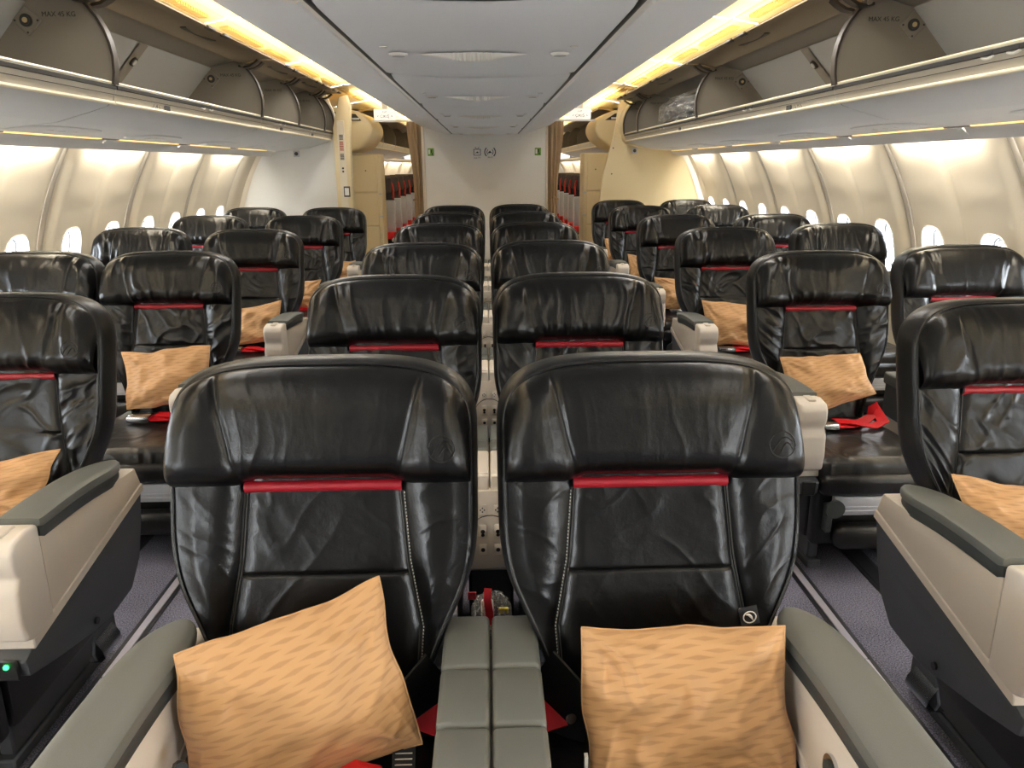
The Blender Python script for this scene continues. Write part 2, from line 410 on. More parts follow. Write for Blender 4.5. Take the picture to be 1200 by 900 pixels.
def window(n, sg, hole, yw, wz=1.005):
    w = struct('window_%d' % n, (float(hole[0][0]), yw, wz))
    H = np.array(hole); c = np.array([0, yw, wz]); rings = []
    for d, k_ in ((0, 1.0), (.012, .97), (.05, .90), (.075, .86), (.078, .80)):
        r = H.copy(); r[:, 1] = yw+(H[:, 1]-yw)*k_; r[:, 2] = wz+(H[:, 2]-wz)*k_; r[:, 0] = H[:, 0]+sg*d; rings.append(r)
    gk = H[::2].copy(); gk[:, 0] += sg*.062; gk[:, 1] = yw+(gk[:, 1]-yw)*.88; gk[:, 2] = wz+(gk[:, 2]-wz)*.88
    MB().tube([tuple(p) for p in gk], .0045, 6, True).build('gasket', SEAM, w)
    MB().grid(rings, flip=(sg > 0), wrap=True).build('frame', WHS, w)
    # rounded inner rim
    MB().tube([tuple(p) for p in rings[0][::2]+np.array([-sg*.001, 0, 0])], .005, 6, True).build('rim', WHS, w)
    g = rings[-1].copy(); g[:, 0] = sg*(abs(g[:, 0]).mean()); g[:, 1] = yw+(g[:, 1]-yw)*1.03; g[:, 2] = wz+(g[:, 2]-wz)*1.03
    m_ = MB(); m_.add([tuple(p) for p in g], [tuple(range(len(g)))]); m_.build('pane', GLA, w)
    # top of the rolled-up shade
    zz = wz+.118; xx = abs(g[:, 0]).mean()-.012
    MB().box(min(sg*(xx-.004), sg*(xx+.004)), max(sg*(xx-.004), sg*(xx+.004)), yw-.075, yw+.075, zz-.012, zz+.03, .003, 2).build('shade', SHD, w)
nwin = 1
for sg, y0, pt, nm, kmin, kmax in ((-1, 4.43, 1.055, 'wall_left', -6, 3), (1, 3.45, 1.09, 'wall_right', -5, 5)):
    wl = struct(nm, (sg*2.5, 0, 0))
    for kk in range(kmin, kmax):
        ya = y0+pt*kk; yb = ya+pt; ym = (ya+yb)/2
        if kk == kmax-1 and sg > 0: pass
        for half, (a, b) in enumerate(((ya+.022, ym), (ym, yb-.022))):
            yw = (ya+.275) if half == 0 else (yb-.275)
            mb, hole = half_panel(sg, a, b, yw, half)
            mb.build('sidewall_panel', WAL, wl, ang=60)
            window(nwin, sg, hole, yw); nwin += 1
        # rib strip in the groove at the start of the panel
        zz = np.linspace(.02, 1.70, 26)
        P = [[(sg*(wallX(z)+.022-.010*q), ya+d, z) for z in zz] for d, q in ((-.045, -2.2), (-.023, -1.3), (-.017, .2), (-.008, 1), (.008, 1), (.017, .2), (.023, -1.3), (.045, -2.2))]
        MB().grid(P, flip=(sg > 0)).build('rib_strip', RIB, wl)
    # dado below and valance / service panel strip above
    for kk in range(kmin, kmax):
        ya = y0+pt*kk; yb = ya+pt
        prof = [(2.165, 1.640), (2.160, 1.606), (2.150, 1.602), (2.10, 1.622), (2.065, 1.648), (2.06, 1.652)]
        P = [[(sg*x, y, z) for x, z in prof] for y in (ya+.0008, yb-.0008)]
        MB().grid(P, flip=(sg < 0)).build('valance_panel', BIN, wl)
        st = MB().box(min(sg*2.035, sg*2.058), max(sg*2.035, sg*2.058), ya+.10, yb-.10, 1.650, 1.657, .002, 1).build('lamp_strip', GLO, wl)
        MB().box(min(sg*2.03, sg*2.062), max(sg*2.03, sg*2.062), ya-.09, ya+.09, 1.650, 1.660, .003, 1).build('lamp_end_cap', BIL, wl)
    # outer skin that shuts the cabin
    zs = np.linspace(-.05, 2.4, 14)
    def skinX(z): return 2.72-.25*max(0, z-1.1)**2
    if True:   # windows of the skin: leave the strip open in front of the panes
        for za, zb in ((-.05, .74), (1.27, 2.36)):
            P = [[(sg*(2.64 if z < 1.5 else 2.55), y, z) for z in (za, zb)] for y in (Y0, y0+pt*kmax)]
            MB().grid(P, flip=(sg < 0)).build('outer_skin', BLK, wl)
        yend = y0+pt*kmax
        MB().grid([[(sg*2.64, y, z) for z in (.74, 1.27)] for y in (yend, YE)], flip=(sg < 0)).build('outer_skin', BLK, wl)
        MB().grid([[(sg*2.58, y, z) for z in (-.05, .74)] for y in (yend, YE)], flip=(sg < 0)).build('outer_skin', BLK, wl)
        MB().grid([[(sg*2.58, y, z) for z in (1.27, 2.36)] for y in (yend, YE)], flip=(sg < 0)).build('outer_skin', BLK, wl)
    # rear cabin sidewall: shallow ridges, one mesh, too far to tell the panels apart
    ys = np.arange(yend, YE+.01, .055); zz = np.linspace(0, 1.70, 18); P = np.zeros((len(ys), len(zz), 3))
    for i, y in enumerate(ys):
        q = ((y-yend) % .55)/.55
        P[i, :, 0] = sg*(wallX(zz)+.03*(1-ss(0, .15, min(q, 1-q)))); P[i, :, 1] = y; P[i, :, 2] = zz
    MB().grid(P, flip=(sg > 0)).build('rear_sidewall_lining', WAL, wl)
    P = [[(sg*x, y, z) for x, z in [(2.165, 1.640), (2.160, 1.606), (2.10, 1.622), (2.06, 1.652)]] for y in (yend, YE)]
    MB().grid(P, flip=(sg < 0)).build('rear_valance_panel', BIN, wl)

# ---- end walls, bulkhead, partitions
b = MB().box(-2.75, 2.75, YE, YE+.05, 0, 2.45).build('wall_rear', BLH); b['kind'] = 'structure'
b = MB().box(-2.75, 2.75, Y0-.05, Y0, 0, 2.45).build('wall_front', mat('grey_galley_front', (120, 118, 114), .6)); b['kind'] = 'structure'
bk = struct('wall_centre_rear', (CX, 9.34, 0))
MB().prism([(-.735+CX, 0), (.715+CX, 0), (.715+CX, 1.962), (.40+CX, 1.872), (-.40+CX, 1.872), (-.735+CX, 1.962)], Y1+.005, Y1+.06, 'y', .003, 1).build('bulkhead_panel', BLH, bk)
for sx in (-1, 1):
    MB().box(CX+sx*.712-.014, CX+sx*.712+.014, Y1-.012, Y1+.07, 0, 1.945, .004, 1).build('edge_post', BE2, bk)
lp = struct('wall_rear_left', (-2.0, 7.72, 0))
MB().prism([(-1.475, 0), (-1.475, 1.80), (-1.48, 2.0), (-1.6, 2.33), (-2.6, 2.33), (-2.62, 0)], 7.94, 7.99, 'y', .003, 1).build('partition_panel', BLH, lp)
zz = np.linspace(0, 1.64, 16)
MB().grid([[(-(wallX(z)-d), 7.93, z) for z in zz] for d in (-.02, .05)], flip=False).build('partition_edge_trim', BE2, lp)
MB().box(-1.90, -1.84, 7.928, 7.939, 1.60, 1.66, .003, 1).build('coat_hook', ALU, lp)
MB().disc((-1.87, 7.928, 1.63), .018, 0, (0, -1, 0), .008, 14).build('coat_hook_dark_centre', INK, lp)
col = struct('trim_5', (-1.39, 7.95, 0), 'cream door frame post with red and black markings')
MB().prism([(-1.475, 0), (-1.475, 1.86), (-1.44, 2.0), (-1.40, 2.14), (-1.33, 2.16), (-1.30, 2.05), (-1.315, 1.9), (-1.325, 1.75), (-1.325, 0)], 7.80, 7.92, 'y', .006, 2).build('post', CAB, col)
MB().box(-1.435, -1.365, 7.794, 7.801, .3, 1.93, .002, 1).build('post_inset', CRM, col)
for zc, h_, mm in ((1.78, .05, INK), (1.70, .09, REDI), (1.60, .06, INK)):
    for q in range(5):
        MB().box(-1.418, -1.382, 7.790, 7.7945, zc-h_/2+q*h_/5, zc-h_/2+q*h_/5+h_/9).build('marking', mm, col)
for zc in (1.46, 1.49): MB().disc((-1.40, 7.795, zc), .010, 0, (0, -1, 0), .004, 10).build('marking_dot', INK, col)
MB().box(-1.405, -1.345, 7.786, 7.795, 1.22, 1.32, .002, 1).build('placard_frame', INK, col)
MB().box(-1.395, -1.355, 7.784, 7.787, 1.235, 1.305).build('placard_face', BLH, col)
rp = struct('wall_rear_right', (2.0, 9.05, 0))
MB().prism([(1.285, 0), (1.285, 1.15), (1.31, 1.38), (1.365, 1.62), (1.42, 1.80), (1.445, 1.95), (1.46, 2.1), (1.50, 2.22), (1.60, 2.36), (2.62, 2.36), (2.62, 0)], 9.0, 9.05, 'y', .003, 1).build('partition_panel', CAB, rp)
MB().grid([[((wallX(z)-d), 8.985, z) for z in zz] for d in (-.02, .06)], flip=True).build('partition_edge_trim', BE2, rp)
MB().box(1.63, 1.69, 8.985, 9.0, 1.63, 1.69, .003, 1).build('coat_hook', ALU, rp)
MB().disc((1.66, 8.985, 1.66), .018, 0, (0, -1, 0), .008, 14).build('coat_hook_dark_centre', INK, rp)
for x, z in ((1.42, 1.69), (1.41, 1.41)): MB().disc((x, 9.0, z), .008, 0, (0, -1, 0), .003, 10).build('screw', INK, rp)

# ================================================================== BINS
def bin_profile_outer(): return [(1.500, 1.828), (1.502, 1.815), (1.520, 1.765), (1.545, 1.745), (1.62, 1.722), (1.75, 1.686), (1.76, 1.684), (1.90, 1.668), (2.03, 1.655), (2.045, 1.70), (2.045, 1.94), (1.86, 2.15), (1.62, 2.20), (1.585, 2.19)]
def bin_profile_inner(): return [(1.585, 2.178), (1.62, 2.186), (1.80, 2.135), (1.97, 1.945), (2.0, 1.86), (2.0, 1.80), (1.53, 1.80), (1.516, 1.826)]
DIV = [(1.497, 1.826), (1.488, 1.87), (1.485, 1.93), (1.492, 1.98), (1.507, 2.03), (1.53, 2.075), (1.56, 2.115), (1.595, 2.15), (1.62, 2.178), (1.80, 2.132), (1.97, 1.945), (1.998, 1.86), (1.998, 1.802), (1.52, 1.802)]
def open_bin(sg, a, b, label, mid=True, mark=True, row=''):
    t = thing('overhead_bin', label, 'luggage bin', (sg*1.76, (a+b)/2, 1.66), 'open overhead bins')
    S = lambda pts, y: [(sg*x, y, z) for x, z in pts]
    a += .004; b -= .004
    out = bin_profile_outer(); inn = bin_profile_inner()
    MB().grid([S(out, a), S(out, b)], flip=(sg > 0)).build('shell', BIN, t, ang=25)
    MB().grid([S(inn[4:], a), S(inn[4:], b)], flip=(sg > 0)).build('bin_floor', BIL, t, ang=25)
    MB().grid([S(inn[:3], a), S(inn[:3], b)], flip=(sg > 0)).build('bin_roof', BIL, t, ang=25)
    # back wall in one or two panels with a bracket between
    segs = [(a, b)] if not mid else [(a, (a+b)/2-.04), ((a+b)/2+.04, b)]
    for p, q in segs:
        MB().grid([S([(1.795, 2.130), (1.965, 1.945), (1.994, 1.86), (1.994, 1.802)], y) for y in (p+.01, q-.01)], flip=(sg > 0)).build('back_panel', BIB, t)
    MB().grid([S([(1.80, 2.135), (1.97, 1.945), (2.0, 1.86), (2.0, 1.80)], y) for y in (a, b)], flip=(sg > 0)).build('back_lining', BIL, t)
    # edge trims
    MB().tube([(sg*1.503, a, 1.832), (sg*1.503, b, 1.832)], .0065, 6).build('edge_trim', EDG, t)
    MB().box(min(sg*1.494, sg*1.503), max(sg*1.494, sg*1.503), a, b, 1.808, 1.824, .002, 1).build('gasket', GAS, t)
    MB().tube([(sg*1.515, a, 1.757), (sg*1.515, b, 1.757)], .0075, 8).build('grip_rail', EDG, t)
    MB().grid([S([(1.4995, 1.812), (1.5175, 1.765)], a), S([(1.4995, 1.812), (1.5175, 1.765)], b)], flip=(sg > 0)).build('lip_panel', LIP, t)
    MB().box(min(sg*1.5045, sg*1.51), max(sg*1.5045, sg*1.51), a, b, 1.788, 1.790).build('lip_seam', BRZ, t)
    # divider that closes the far end of the bin, with dark rim
    d = MB().prism([(sg*x, z) for x, z in DIV], b-.012, b+.0, 'y').build('divider', BIL, t)
    rim = [(sg*(x-.004), b-.012, z) for x, z in DIV[:9]]
    MB().ribbon(rim, .040, .010, (0, 1, 0)).build('divider_rim', BRZ, d)
    # round latch on a diamond plate, and load marking
    c = (sg*1.80, b-.013, 2.062); r = .058
    MB().prism([(c[0]+r*math.cos(q), c[2]+r*math.sin(q)) for q in (0, PI/2, PI, 3*PI/2)], b-.020, b-.012, 'y', .003, 1).build('latch_plate', BIL, d)
    lt = MB().disc((c[0], b-.020, c[2]), .024, 0, (0, -1, 0), .006, 22).build('latch', INK, d)
    MB().disc((c[0], b-.0265, c[2]), .017, 0, (0, -1, 0), .003, 20).build('latch', SEAM, d)
    MB().disc((c[0], b-.030, c[2]), .010, 0, (0, -1, 0), .003, 14).build('latch', GRI, d)
    for q in ((-.044, .0), (.044, 0), (0, -.044)): MB().disc((c[0]+q[0], b-.0205, c[2]+q[1]), .004, 0, (0, -1, 0), .002, 8).build('screw', INK, d)
    text('load_marking', 'MAX 45 KG', .026, (sg*1.675, b-.0135, 2.085), FACE, INK, d)
    if mid:
        ym = (a+b)/2
        MB().grid([S([(1.79, 2.125), (1.955, 1.945), (1.985, 1.86)], y) for y in (ym-.05, ym+.05)], flip=(sg > 0)).build('back_bracket', BIL, t)
        n_ = Vector((-sg*.74, 0, -.67)); c2 = Vector((sg*1.86, ym, 2.045))
        MB().disc(c2, .026, 0, n_, .010, 20).build('back_latch', INK, t); MB().disc(c2+n_*.010, .016, 0, n_, .004, 16).build('back_latch_centre', BIN, t)
    # raised door: curved, lining below
    dp = [(1.590, 2.150), (1.555, 2.165), (1.50, 2.178), (1.45, 2.182), (1.412, 2.180), (1.400, 2.186), (1.405, 2.196), (1.46, 2.202), (1.53, 2.198), (1.595, 2.175)]
    dr = MB().prism([(sg*x, z) for x, z in dp], a+.01, b-.014, 'y').build('door', BID, t, ang=30)
    MB().grid([[(sg*x, y, z) for x, z in ((1.53, 2.2), (1.46, 2.206), (1.404, 2.198))] for y in (a+.01, b-.014)]).build('door_outer_skin', ACL, dr)
    for yy in ((a+b)/2-.12, (a+b)/2+.12):
        MB().box(min(sg*1.388, sg*1.415), max(sg*1.388, sg*1.415), yy-.05, yy+.05, 2.176, 2.192, .004, 1).build('door_latch', BRZ, dr)
    n_ = MB()
    hl = min(.22, (b-a)*.3)
    P = [(sg*(1.50+.03*math.sin(PI*i/10)), (a+b)/2-hl+hl*.2*i, 2.1745) for i in range(11)]
    MB().ribbon(P, .03, .004, (1, 0, 0)).build('finger_recess', BRZ, dr)
    # hinge arms at each end of the opening
    for yy in ((a+.05, b-.05)):
        P = [(sg*1.60, yy, 2.135), (sg*1.565, yy, 2.128), (sg*1.53, yy, 2.135), (sg*1.50, yy, 2.152), (sg*1.475, yy, 2.172)]
        h = MB().ribbon(P, .05, .012, (0, 1, 0)).build('hinge_arm', BRZ, t)
        MB().tube([(sg*1.575, yy-.035, 2.14), (sg*1.575, yy+.035, 2.14)], .012, 8).build('hinge_pin', BIL, h)
    # catches on the lip and seat-row marking
    if mark:
        for yy in ((a+b)/2-.06, (a+b)/2+.06):
            MB().box(min(sg*1.4925, sg*1.504), max(sg*1.4925, sg*1.504), yy-.03, yy+.03, 1.808, 1.824, .002, 1).build('catch', BLK, t)
            MB().tube([(sg*1.499, yy-.028+.014*i, 1.806-.006*math.sin(PI*i/4)) for i in range(5)], .0045, 6).build('catch_lip', WHI, t)
        if row:
            text('row_marking', row, .034, (sg*1.5135, a+.42, 1.776), (PI/2+.33, 0, -sg*PI/2), INK, t)
            MB().box(min(sg*1.5085, sg*1.513), max(sg*1.5085, sg*1.513), a+.5, a+.56, 1.762, 1.784).build('row_placard', SEAM, t)
    # service unit below: oval recess and call panel
    for f in np.arange(a+.30, b-.2, 1.0):
        tw = np.linspace(0, 2*PI, 28, endpoint=False); zu = lambda x: float(np.interp(x, [1.75, 1.76, 1.90, 2.03], [1.686, 1.684, 1.668, 1.655]))
        R_ = [[(sg*(1.90+.085*k_*math.copysign(abs(math.cos(w_))**.7, math.cos(w_))), f+.30*k_*math.copysign(abs(math.sin(w_))**.7, math.sin(w_)), zu(1.90+.085*k_*math.copysign(abs(math.cos(w_))**.7, math.cos(w_)))-d_) for w_ in tw] for k_, d_ in ((1.0, .0), (.97, .0045), (.6, .006), (.02, .006))]
        q = MB().grid(R_, wrap=True, flip=(sg < 0)).build('service_unit', BIN, t)
        for dy in (-.1, 0, .1): MB().disc((sg*1.90, f+dy, 1.6625), .018, 0, (-.12*sg, 0, -1), .005, 14, .013).build('reading_lamp', WHI, q)
    return t
LB = [(1.25, 3.37, 'nearest left-hand open bin, at the top left corner of the photo'), (3.37, 5.47, 'long open bin on the left, second one back, pale back panel showing'),
      (5.47, 6.515, 'short open bin on the left, third one back'), (6.515, 7.516, 'short open bin on the left, fourth one back')]
for i, (a, b, l) in enumerate(LB): open_bin(-1, a, b, l, mid=(b-a > 1.5), row=('2  A C', '3  A C', '4', '5')[i])
open_bin(-1, 7.516, 7.92, 'very short open bin ending against the left-hand rear partition', mid=False, mark=False)
RB = [(1.25, 3.49, 'nearest right-hand open bin, at the top right corner of the photo'), (3.49, 5.75, 'empty long open bin on the right, second one back'),
      (5.75, 7.96, 'open bin on the right holding the plastic-wrapped bag')]
for i, (a, b, l) in enumerate(RB): open_bin(1, a, b, l, mid=(i < 2), row=('2  H K', '3  H K', '4')[i])
open_bin(1, 7.96, 8.75, 'short open bin ending against the right-hand cream partition', mid=False, mark=False)
# cream end caps belong to the partitions
for sg, ya, yb, par in ((1, 8.75, 9.0, rp), (-1, 7.92, 7.945, lp)):
    pr = [(1.50, 1.83), (1.478, 1.87), (1.468, 1.94), (1.477, 2.0), (1.50, 2.06), (1.54, 2.12), (1.62, 2.22), (2.0, 2.22), (2.04, 1.66), (1.75, 1.68), (1.55, 1.735), (1.515, 1.77)]
    MB().prism([(sg*x, z) for x, z in pr], ya, yb, 'y', .006, 2).build('bin_end_cap', CAB if sg > 0 else BIN, par)
# plastic wrapped bag in the third right-hand bin
t = thing('plastic_wrapped_bag', 'dark bag in crumpled clear plastic wrap inside the right-hand bin', 'bag', (1.72, 6.75, 1.803))
def blob(c, r, seed, amp=.12, n=26, flat=True):
    P = np.zeros((n, n*2, 3)); th = np.linspace(0, PI, n)[:, None]; ph = np.linspace(0, 2*PI, n*2, endpoint=False)[None, :]
    e = .75; sp_ = lambda v: np.sign(v)*np.abs(v)**e
    k_ = 1+amp*(ridge(vn(th*4+seed, np.cos(ph)*3+np.sin(ph)*2+seed, seed), 2)-.4)+amp*.5*(vn(th*9, np.sin(ph)*7+ph*0, seed+3)-.5)
    P[..., 0] = c[0]+r[0]*sp_(np.sin(th))*sp_(np.cos(ph))*k_; P[..., 1] = c[1]+r[1]*sp_(np.sin(th))*sp_(np.sin(ph))*k_
    P[..., 2] = c[2]+r[2]*sp_(np.cos(th))*k_+0*ph
    if flat: P[..., 2] = np.maximum(P[..., 2], c[2]-r[2]*.92)
    return MB().grid(P, wrap=True)
blob((1.72, 6.85, 1.925), (.155, .60, .115), 3, .06).build('dark_bag', EDK, t)
blob((1.715, 6.85, 1.935), (.185, .68, .135), 5, .10, 34).build('plastic_wrap', WRP, t)

# ================================================================== rear doors zone and rear cabin
for sg, xa, xb, lab in ((-1, 1.235, 1.60, 'cream two-door cabinet beyond the left-hand partition'), (1, 1.12, 1.42, 'cream cabinet beside the right-hand partition')):
    yc = 9.30 if sg < 0 else 9.28
    t = thing('storage_cabinet', lab, 'cabinet', (sg*(xa+xb)/2, yc, 0))
    MB().box(min(sg*xa, sg*xb), max(sg*xa, sg*xb), yc, yc+.35, 0, 1.645, .02, 3).build('body', CAB, t)
    xi = xa+.045
    for z0, z1 in ((.05, .82), (.835, 1.205), (1.22, 1.63)):
        MB().box(min(sg*xi, sg*xb), max(sg*xi, sg*xb), yc-.012, yc+.004, z0, z1, .004, 1).build('door', CAB, t)
    MB().disc((sg*((xi+xb)/2-.03), yc-.012, 1.46), .008, 0, (0, -1, 0), .003, 10).build('lock', INK, t)
    MB().box(min(sg*xa, sg*(xa+.04)), max(sg*xa, sg*(xa+.04)), yc-.006, yc+.002, 1.19, 1.205).build('hinge', ALU, t)
    MB().box(min(sg*xa, sg*(xa+.04)), max(sg*xa, sg*(xa+.04)), yc-.006, yc+.002, .93, .945).build('hinge', ALU, t)
    # closed rounded bin over it
    t = thing('closed_overhead_bin', ('closed cream bin with rounded end above the left-hand cabinet' if sg < 0 else 'closed cream bin with rounded end above the right-hand cabinet'), 'luggage bin', (sg*1.6, 9.3, 1.66))
    o_ = 0 if sg < 0 else -.05
    pr = [(1.33+o_, 1.80), (1.285+o_, 1.88), (1.285+o_, 1.95), (1.32+o_, 2.02), (1.42, 2.10), (2.0, 2.20), (2.0, 1.66), (1.55, 1.665), (1.42, 1.70)]
    MB().prism([(sg*x, z) for x, z in pr], 9.12 if sg < 0 else 9.22, 10.1, 'y', .03, 3).build('shell', CAB, t)
    pr2 = [(1.40+o_, 2.0), (1.46, 2.07), (1.75, 2.10), (1.75, 2.0)]
    MB().prism([(sg*x, z) for x, z in pr2], 9.105 if sg < 0 else 9.205, 9.13 if sg < 0 else 9.23, 'y').build('dark_gap', BRZ, t)
    MB().box(min(sg*1.42, sg*1.50), max(sg*1.42, sg*1.50), 9.098 if sg < 0 else 9.198, 9.106 if sg < 0 else 9.206, 2.01, 2.03).build('handle', SIG if False else ALW, t)
    # lit exit sign
    xs = 1.07 if sg < 0 else .99
    t = thing('exit_sign', 'lit white exit sign hanging over the ' + ('left' if sg < 0 else 'right') + ' aisle', 'exit sign', (sg*xs, 8.6, 1.97))
    MB().box(sg*xs-.115, sg*xs+.115, 8.58, 8.62, 1.975, 2.085, .006, 2).build('housing', SIG, t)
    MB().box(sg*xs-.03, sg*xs+.03, 8.585, 8.615, 2.08, 2.42).build('bracket', WHI, t)
    text('lettering', 'EXIT', .024, (sg*xs, 8.5785, 2.055), FACE, SGT, t)
    text('lettering', '< ÇIKIŞ >', .040, (sg*xs, 8.5785, 2.012), FACE, SGT, t)
    # curtain beside the bulkhead
    t = thing('curtain', ('dark taupe curtain bunched at the left edge of the rear bulkhead' if sg < 0 else 'tan curtain bunched at the right edge of the rear bulkhead'), 'curtain', (CX+sg*.79, 9.4, 0))
    nz_, nn = 30, 60; P = np.zeros((nz_, nn, 3))
    for i, z in enumerate(np.linspace(.25, 2.0, nz_)):
        wd_ = .050+.035*ss(1.2, 2.0, z)
        th = np.linspace(0, 2*PI, nn, endpoint=False)
        rad = 1+.22*np.sin(th*9+z*.8)+.08*np.sin(th*4+2)
        cx_ = CX+sg*(.735+.055+.02*ss(1.3, 2.0, z))
        P[i, :, 0] = cx_+wd_*rad*np.cos(th); P[i, :, 1] = 9.42+.09*rad*np.sin(th); P[i, :, 2] = z
    MB().grid(P, wrap=True).build('cloth', CUR, t)
    MB().tube([(CX+sg*.73, 9.42, 1.12), (CX+sg*.80, 9.315, 1.15), (CX+sg*.86, 9.42, 1.12)], .012, 8).build('tie_band', CUR, t)
    MB().box(min(CX+sg*.74, CX+sg*1.35), max(CX+sg*.74, CX+sg*1.35), 9.41, 9.43, 2.0, 2.02).build('curtain_rail', ALU, t)
# rear cabin bins
for sg in (-1, 1):
    for i in range(4):
        a = 10.15+i*1.55; b = a+1.53
        t = thing('rear_cabin_bin', ('nearest', 'second nearest', 'third nearest', 'farthest')[i] + ' open bin of the rear cabin seen down the ' + ('left' if sg < 0 else 'right') + ' aisle', 'luggage bin', (sg*1.76, (a+b)/2, 1.66), 'rear cabin bins, ' + ('left' if sg < 0 else 'right'))
        S = lambda pts, y: [(sg*x, y, z) for x, z in pts]
        out = bin_profile_outer(); inn = bin_profile_inner()
        MB().grid([S(out, a), S(out, b)], flip=(sg > 0)).build('shell', BIN, t, ang=25)
        MB().grid([S(inn, a), S(inn, b)], flip=(sg > 0)).build('lining', BIL, t, ang=25)
        d = MB().prism([(sg*x, z) for x, z in DIV], b-.03, b, 'y').build('divider', BIL, t)
        MB().tube([(sg*1.503, a, 1.832), (sg*1.503, b, 1.832)], .008, 6).build('edge_trim', EDG, t)
        MB().tube([(sg*1.515, a, 1.757), (sg*1.515, b, 1.757)], .009, 6).build('grip_rail', EDG, t)
        dp = [(1.590, 2.150), (1.50, 2.175), (1.40, 2.18), (1.405, 2.2), (1.53, 2.2), (1.595, 2.175)]
        MB().prism([(sg*x, z) for x, z in dp], a+.01, b-.01, 'y').build('door', BID, t)
# rear cabin seats
def eco_meshes():
    M = {}
    m = MB(); P = []
    for i, s_ in enumerate(np.linspace(0, 1, 14)):
        w = .225*(1-.35*max(0, (s_-.86)/.14)**2); y = .10+.14*s_; z = .48+.88*s_; d = .055*(1-.3*s_)
        th = np.linspace(0, 2*PI, 20, endpoint=False); e = .5
        c_, s2 = np.cos(th), np.sin(th)
        P.append(np.stack([w*np.sign(c_)*abs(c_)**e, y+d*np.sign(s2)*abs(s2)**e, np.full(20, z)], -1))
    M['seat_back'] = (MB().grid(P, wrap=True).add(P[-1], [tuple(range(20))]).add(P[0], [tuple(range(20))[::-1]]), EDK)
    m = MB().box(-.20, .20, .12, .20, 1.17, 1.375, .03, 3); M['headrest'] = (m, EGR)
    M['red_trim'] = (MB().tube([(-.215, .17, 1.10), (-.222, .155, 1.2), (-.205, .15, 1.29), (-.15, .15, 1.33), (.15, .15, 1.33), (.205, .15, 1.29), (.222, .155, 1.2), (.215, .17, 1.10)], .014, 6), ERD)
    M['side_cover'] = (MB().box(-.238, .238, .07, .19, .66, 1.08, .02, 2), EWH)
    M['seat_cushion'] = (MB().box(-.225, .225, -.38, .10, .40, .52, .03, 3), EDK)
    M['red_belt'] = (MB().box(-.245, .245, -.12, .14, .60, .68, .02, 2), BELT)
    M['armrest'] = (MB().box(-.26, -.225, -.28, .12, .58, .62, .01, 2).box(.225, .26, -.28, .12, .58, .62, .01, 2), WHI)
    M['leg_frame'] = (MB().box(-.2, -.16, -.3, .1, 0, .42, .008, 1).box(.16, .2, -.3, .1, 0, .42, .008, 1), ALU)
    return {k_: (v[0].mesh(k_, v[1]), v[1]) for k_, v in M.items()}
EM = eco_meshes()
for sg in (-1, 1):
    for i in range(7 if sg > 0 else 6):
        for j in range(1):
            t = thing('economy_seat', 'grey rear cabin seat with red trim, ' + ('nearest', 'second nearest', 'third nearest', 'fourth nearest', 'fifth nearest', 'sixth nearest', 'farthest')[i] + ' seen down the ' + ('left' if sg < 0 else 'right') + ' aisle', 'seat', (sg*(1.455+j*.5), 10.25+i*.76, 0), 'rear cabin seats, ' + ('left' if sg < 0 else 'right'))
            for nm_, (me, mm) in EM.items(): link(nm_, me, mm, t)

# placards on the rear bulkhead
yb = Y1+.004
t = thing('live_tv_placard', 'navy television symbol placard on the rear bulkhead', 'placard', (-.115, yb, 1.58))
MB().box(-.185, -.052, yb-.003, yb, 1.575, 1.72).build('plate', BLH, t)
for x0, x1, z0, z1 in ((-.155, -.075, 1.688, 1.694), (-.155, -.075, 1.622, 1.628), (-.157, -.150, 1.622, 1.694), (-.08, -.073, 1.622, 1.694)): MB().box(x0, x1, yb-.005, yb-.002, z0, z1).build('symbol', INB, t)
for q in (-.016, .016): MB().ribbon([(-.115+q*.3, yb-.004, 1.694), (-.115+q*1.5, yb-.004, 1.717)], .005, .003, (1, 0, .3)).build('symbol', INB, t)
MB().prism([(-.142, 1.642), (-.112, 1.668), (-.104, 1.657), (-.088, 1.657), (-.106, 1.647), (-.118, 1.651)], yb-.005, yb-.002, 'y').build('symbol', INB, t)
text('lettering', 'Live TV', .025, (-.115, yb-.0045, 1.597), FACE, INB, t)
t = thing('wifi_placard', 'navy wireless symbol placard on the rear bulkhead', 'placard', (.035, yb, 1.58))
MB().box(-.04, .115, yb-.003, yb, 1.575, 1.72).build('plate', BLH, t)
for sx in (-1, 1):
    for rr_, w_ in ((.036, .007), (.062, .011)):
        P = [(.035+sx*rr_*math.cos(q), yb-.004, 1.660+rr_*.98*math.sin(q)) for q in np.linspace(-.85, .85, 10)]
        MB().tube(P, w_/2, 6).build('symbol', INB, t)
MB().prism([(.008, 1.648), (.033, 1.676), (.042, 1.662), (.062, 1.648), (.042, 1.652), (.032, 1.648)], yb-.006, yb-.002, 'y').build('symbol', INB, t)
text('lettering', 'Wi-Fi', .025, (.035, yb-.0045, 1.600), FACE, INB, t)
for x, l in ((-.65, 'small green seat placard at the left edge of the bulkhead'), (.59, 'small green seat placard at the right edge of the bulkhead')):
    t = thing('green_placard', l, 'placard', (x, yb, 1.62))
    MB().box(x-.036, x+.036, yb-.003, yb, 1.62, 1.705).build('plate', GREI, t)
    for dx, dz, w_, h_ in ((-.018, 1.665, .02, .05), (.008, 1.672, .014, .035), (.016, 1.640, .012, .022)): MB().box(x+dx-w_/2, x+dx+w_/2, yb-.0045, yb-.002, dz-h_/2, dz+h_/2).build('figure', BLH if dx < 0 else INK, t)

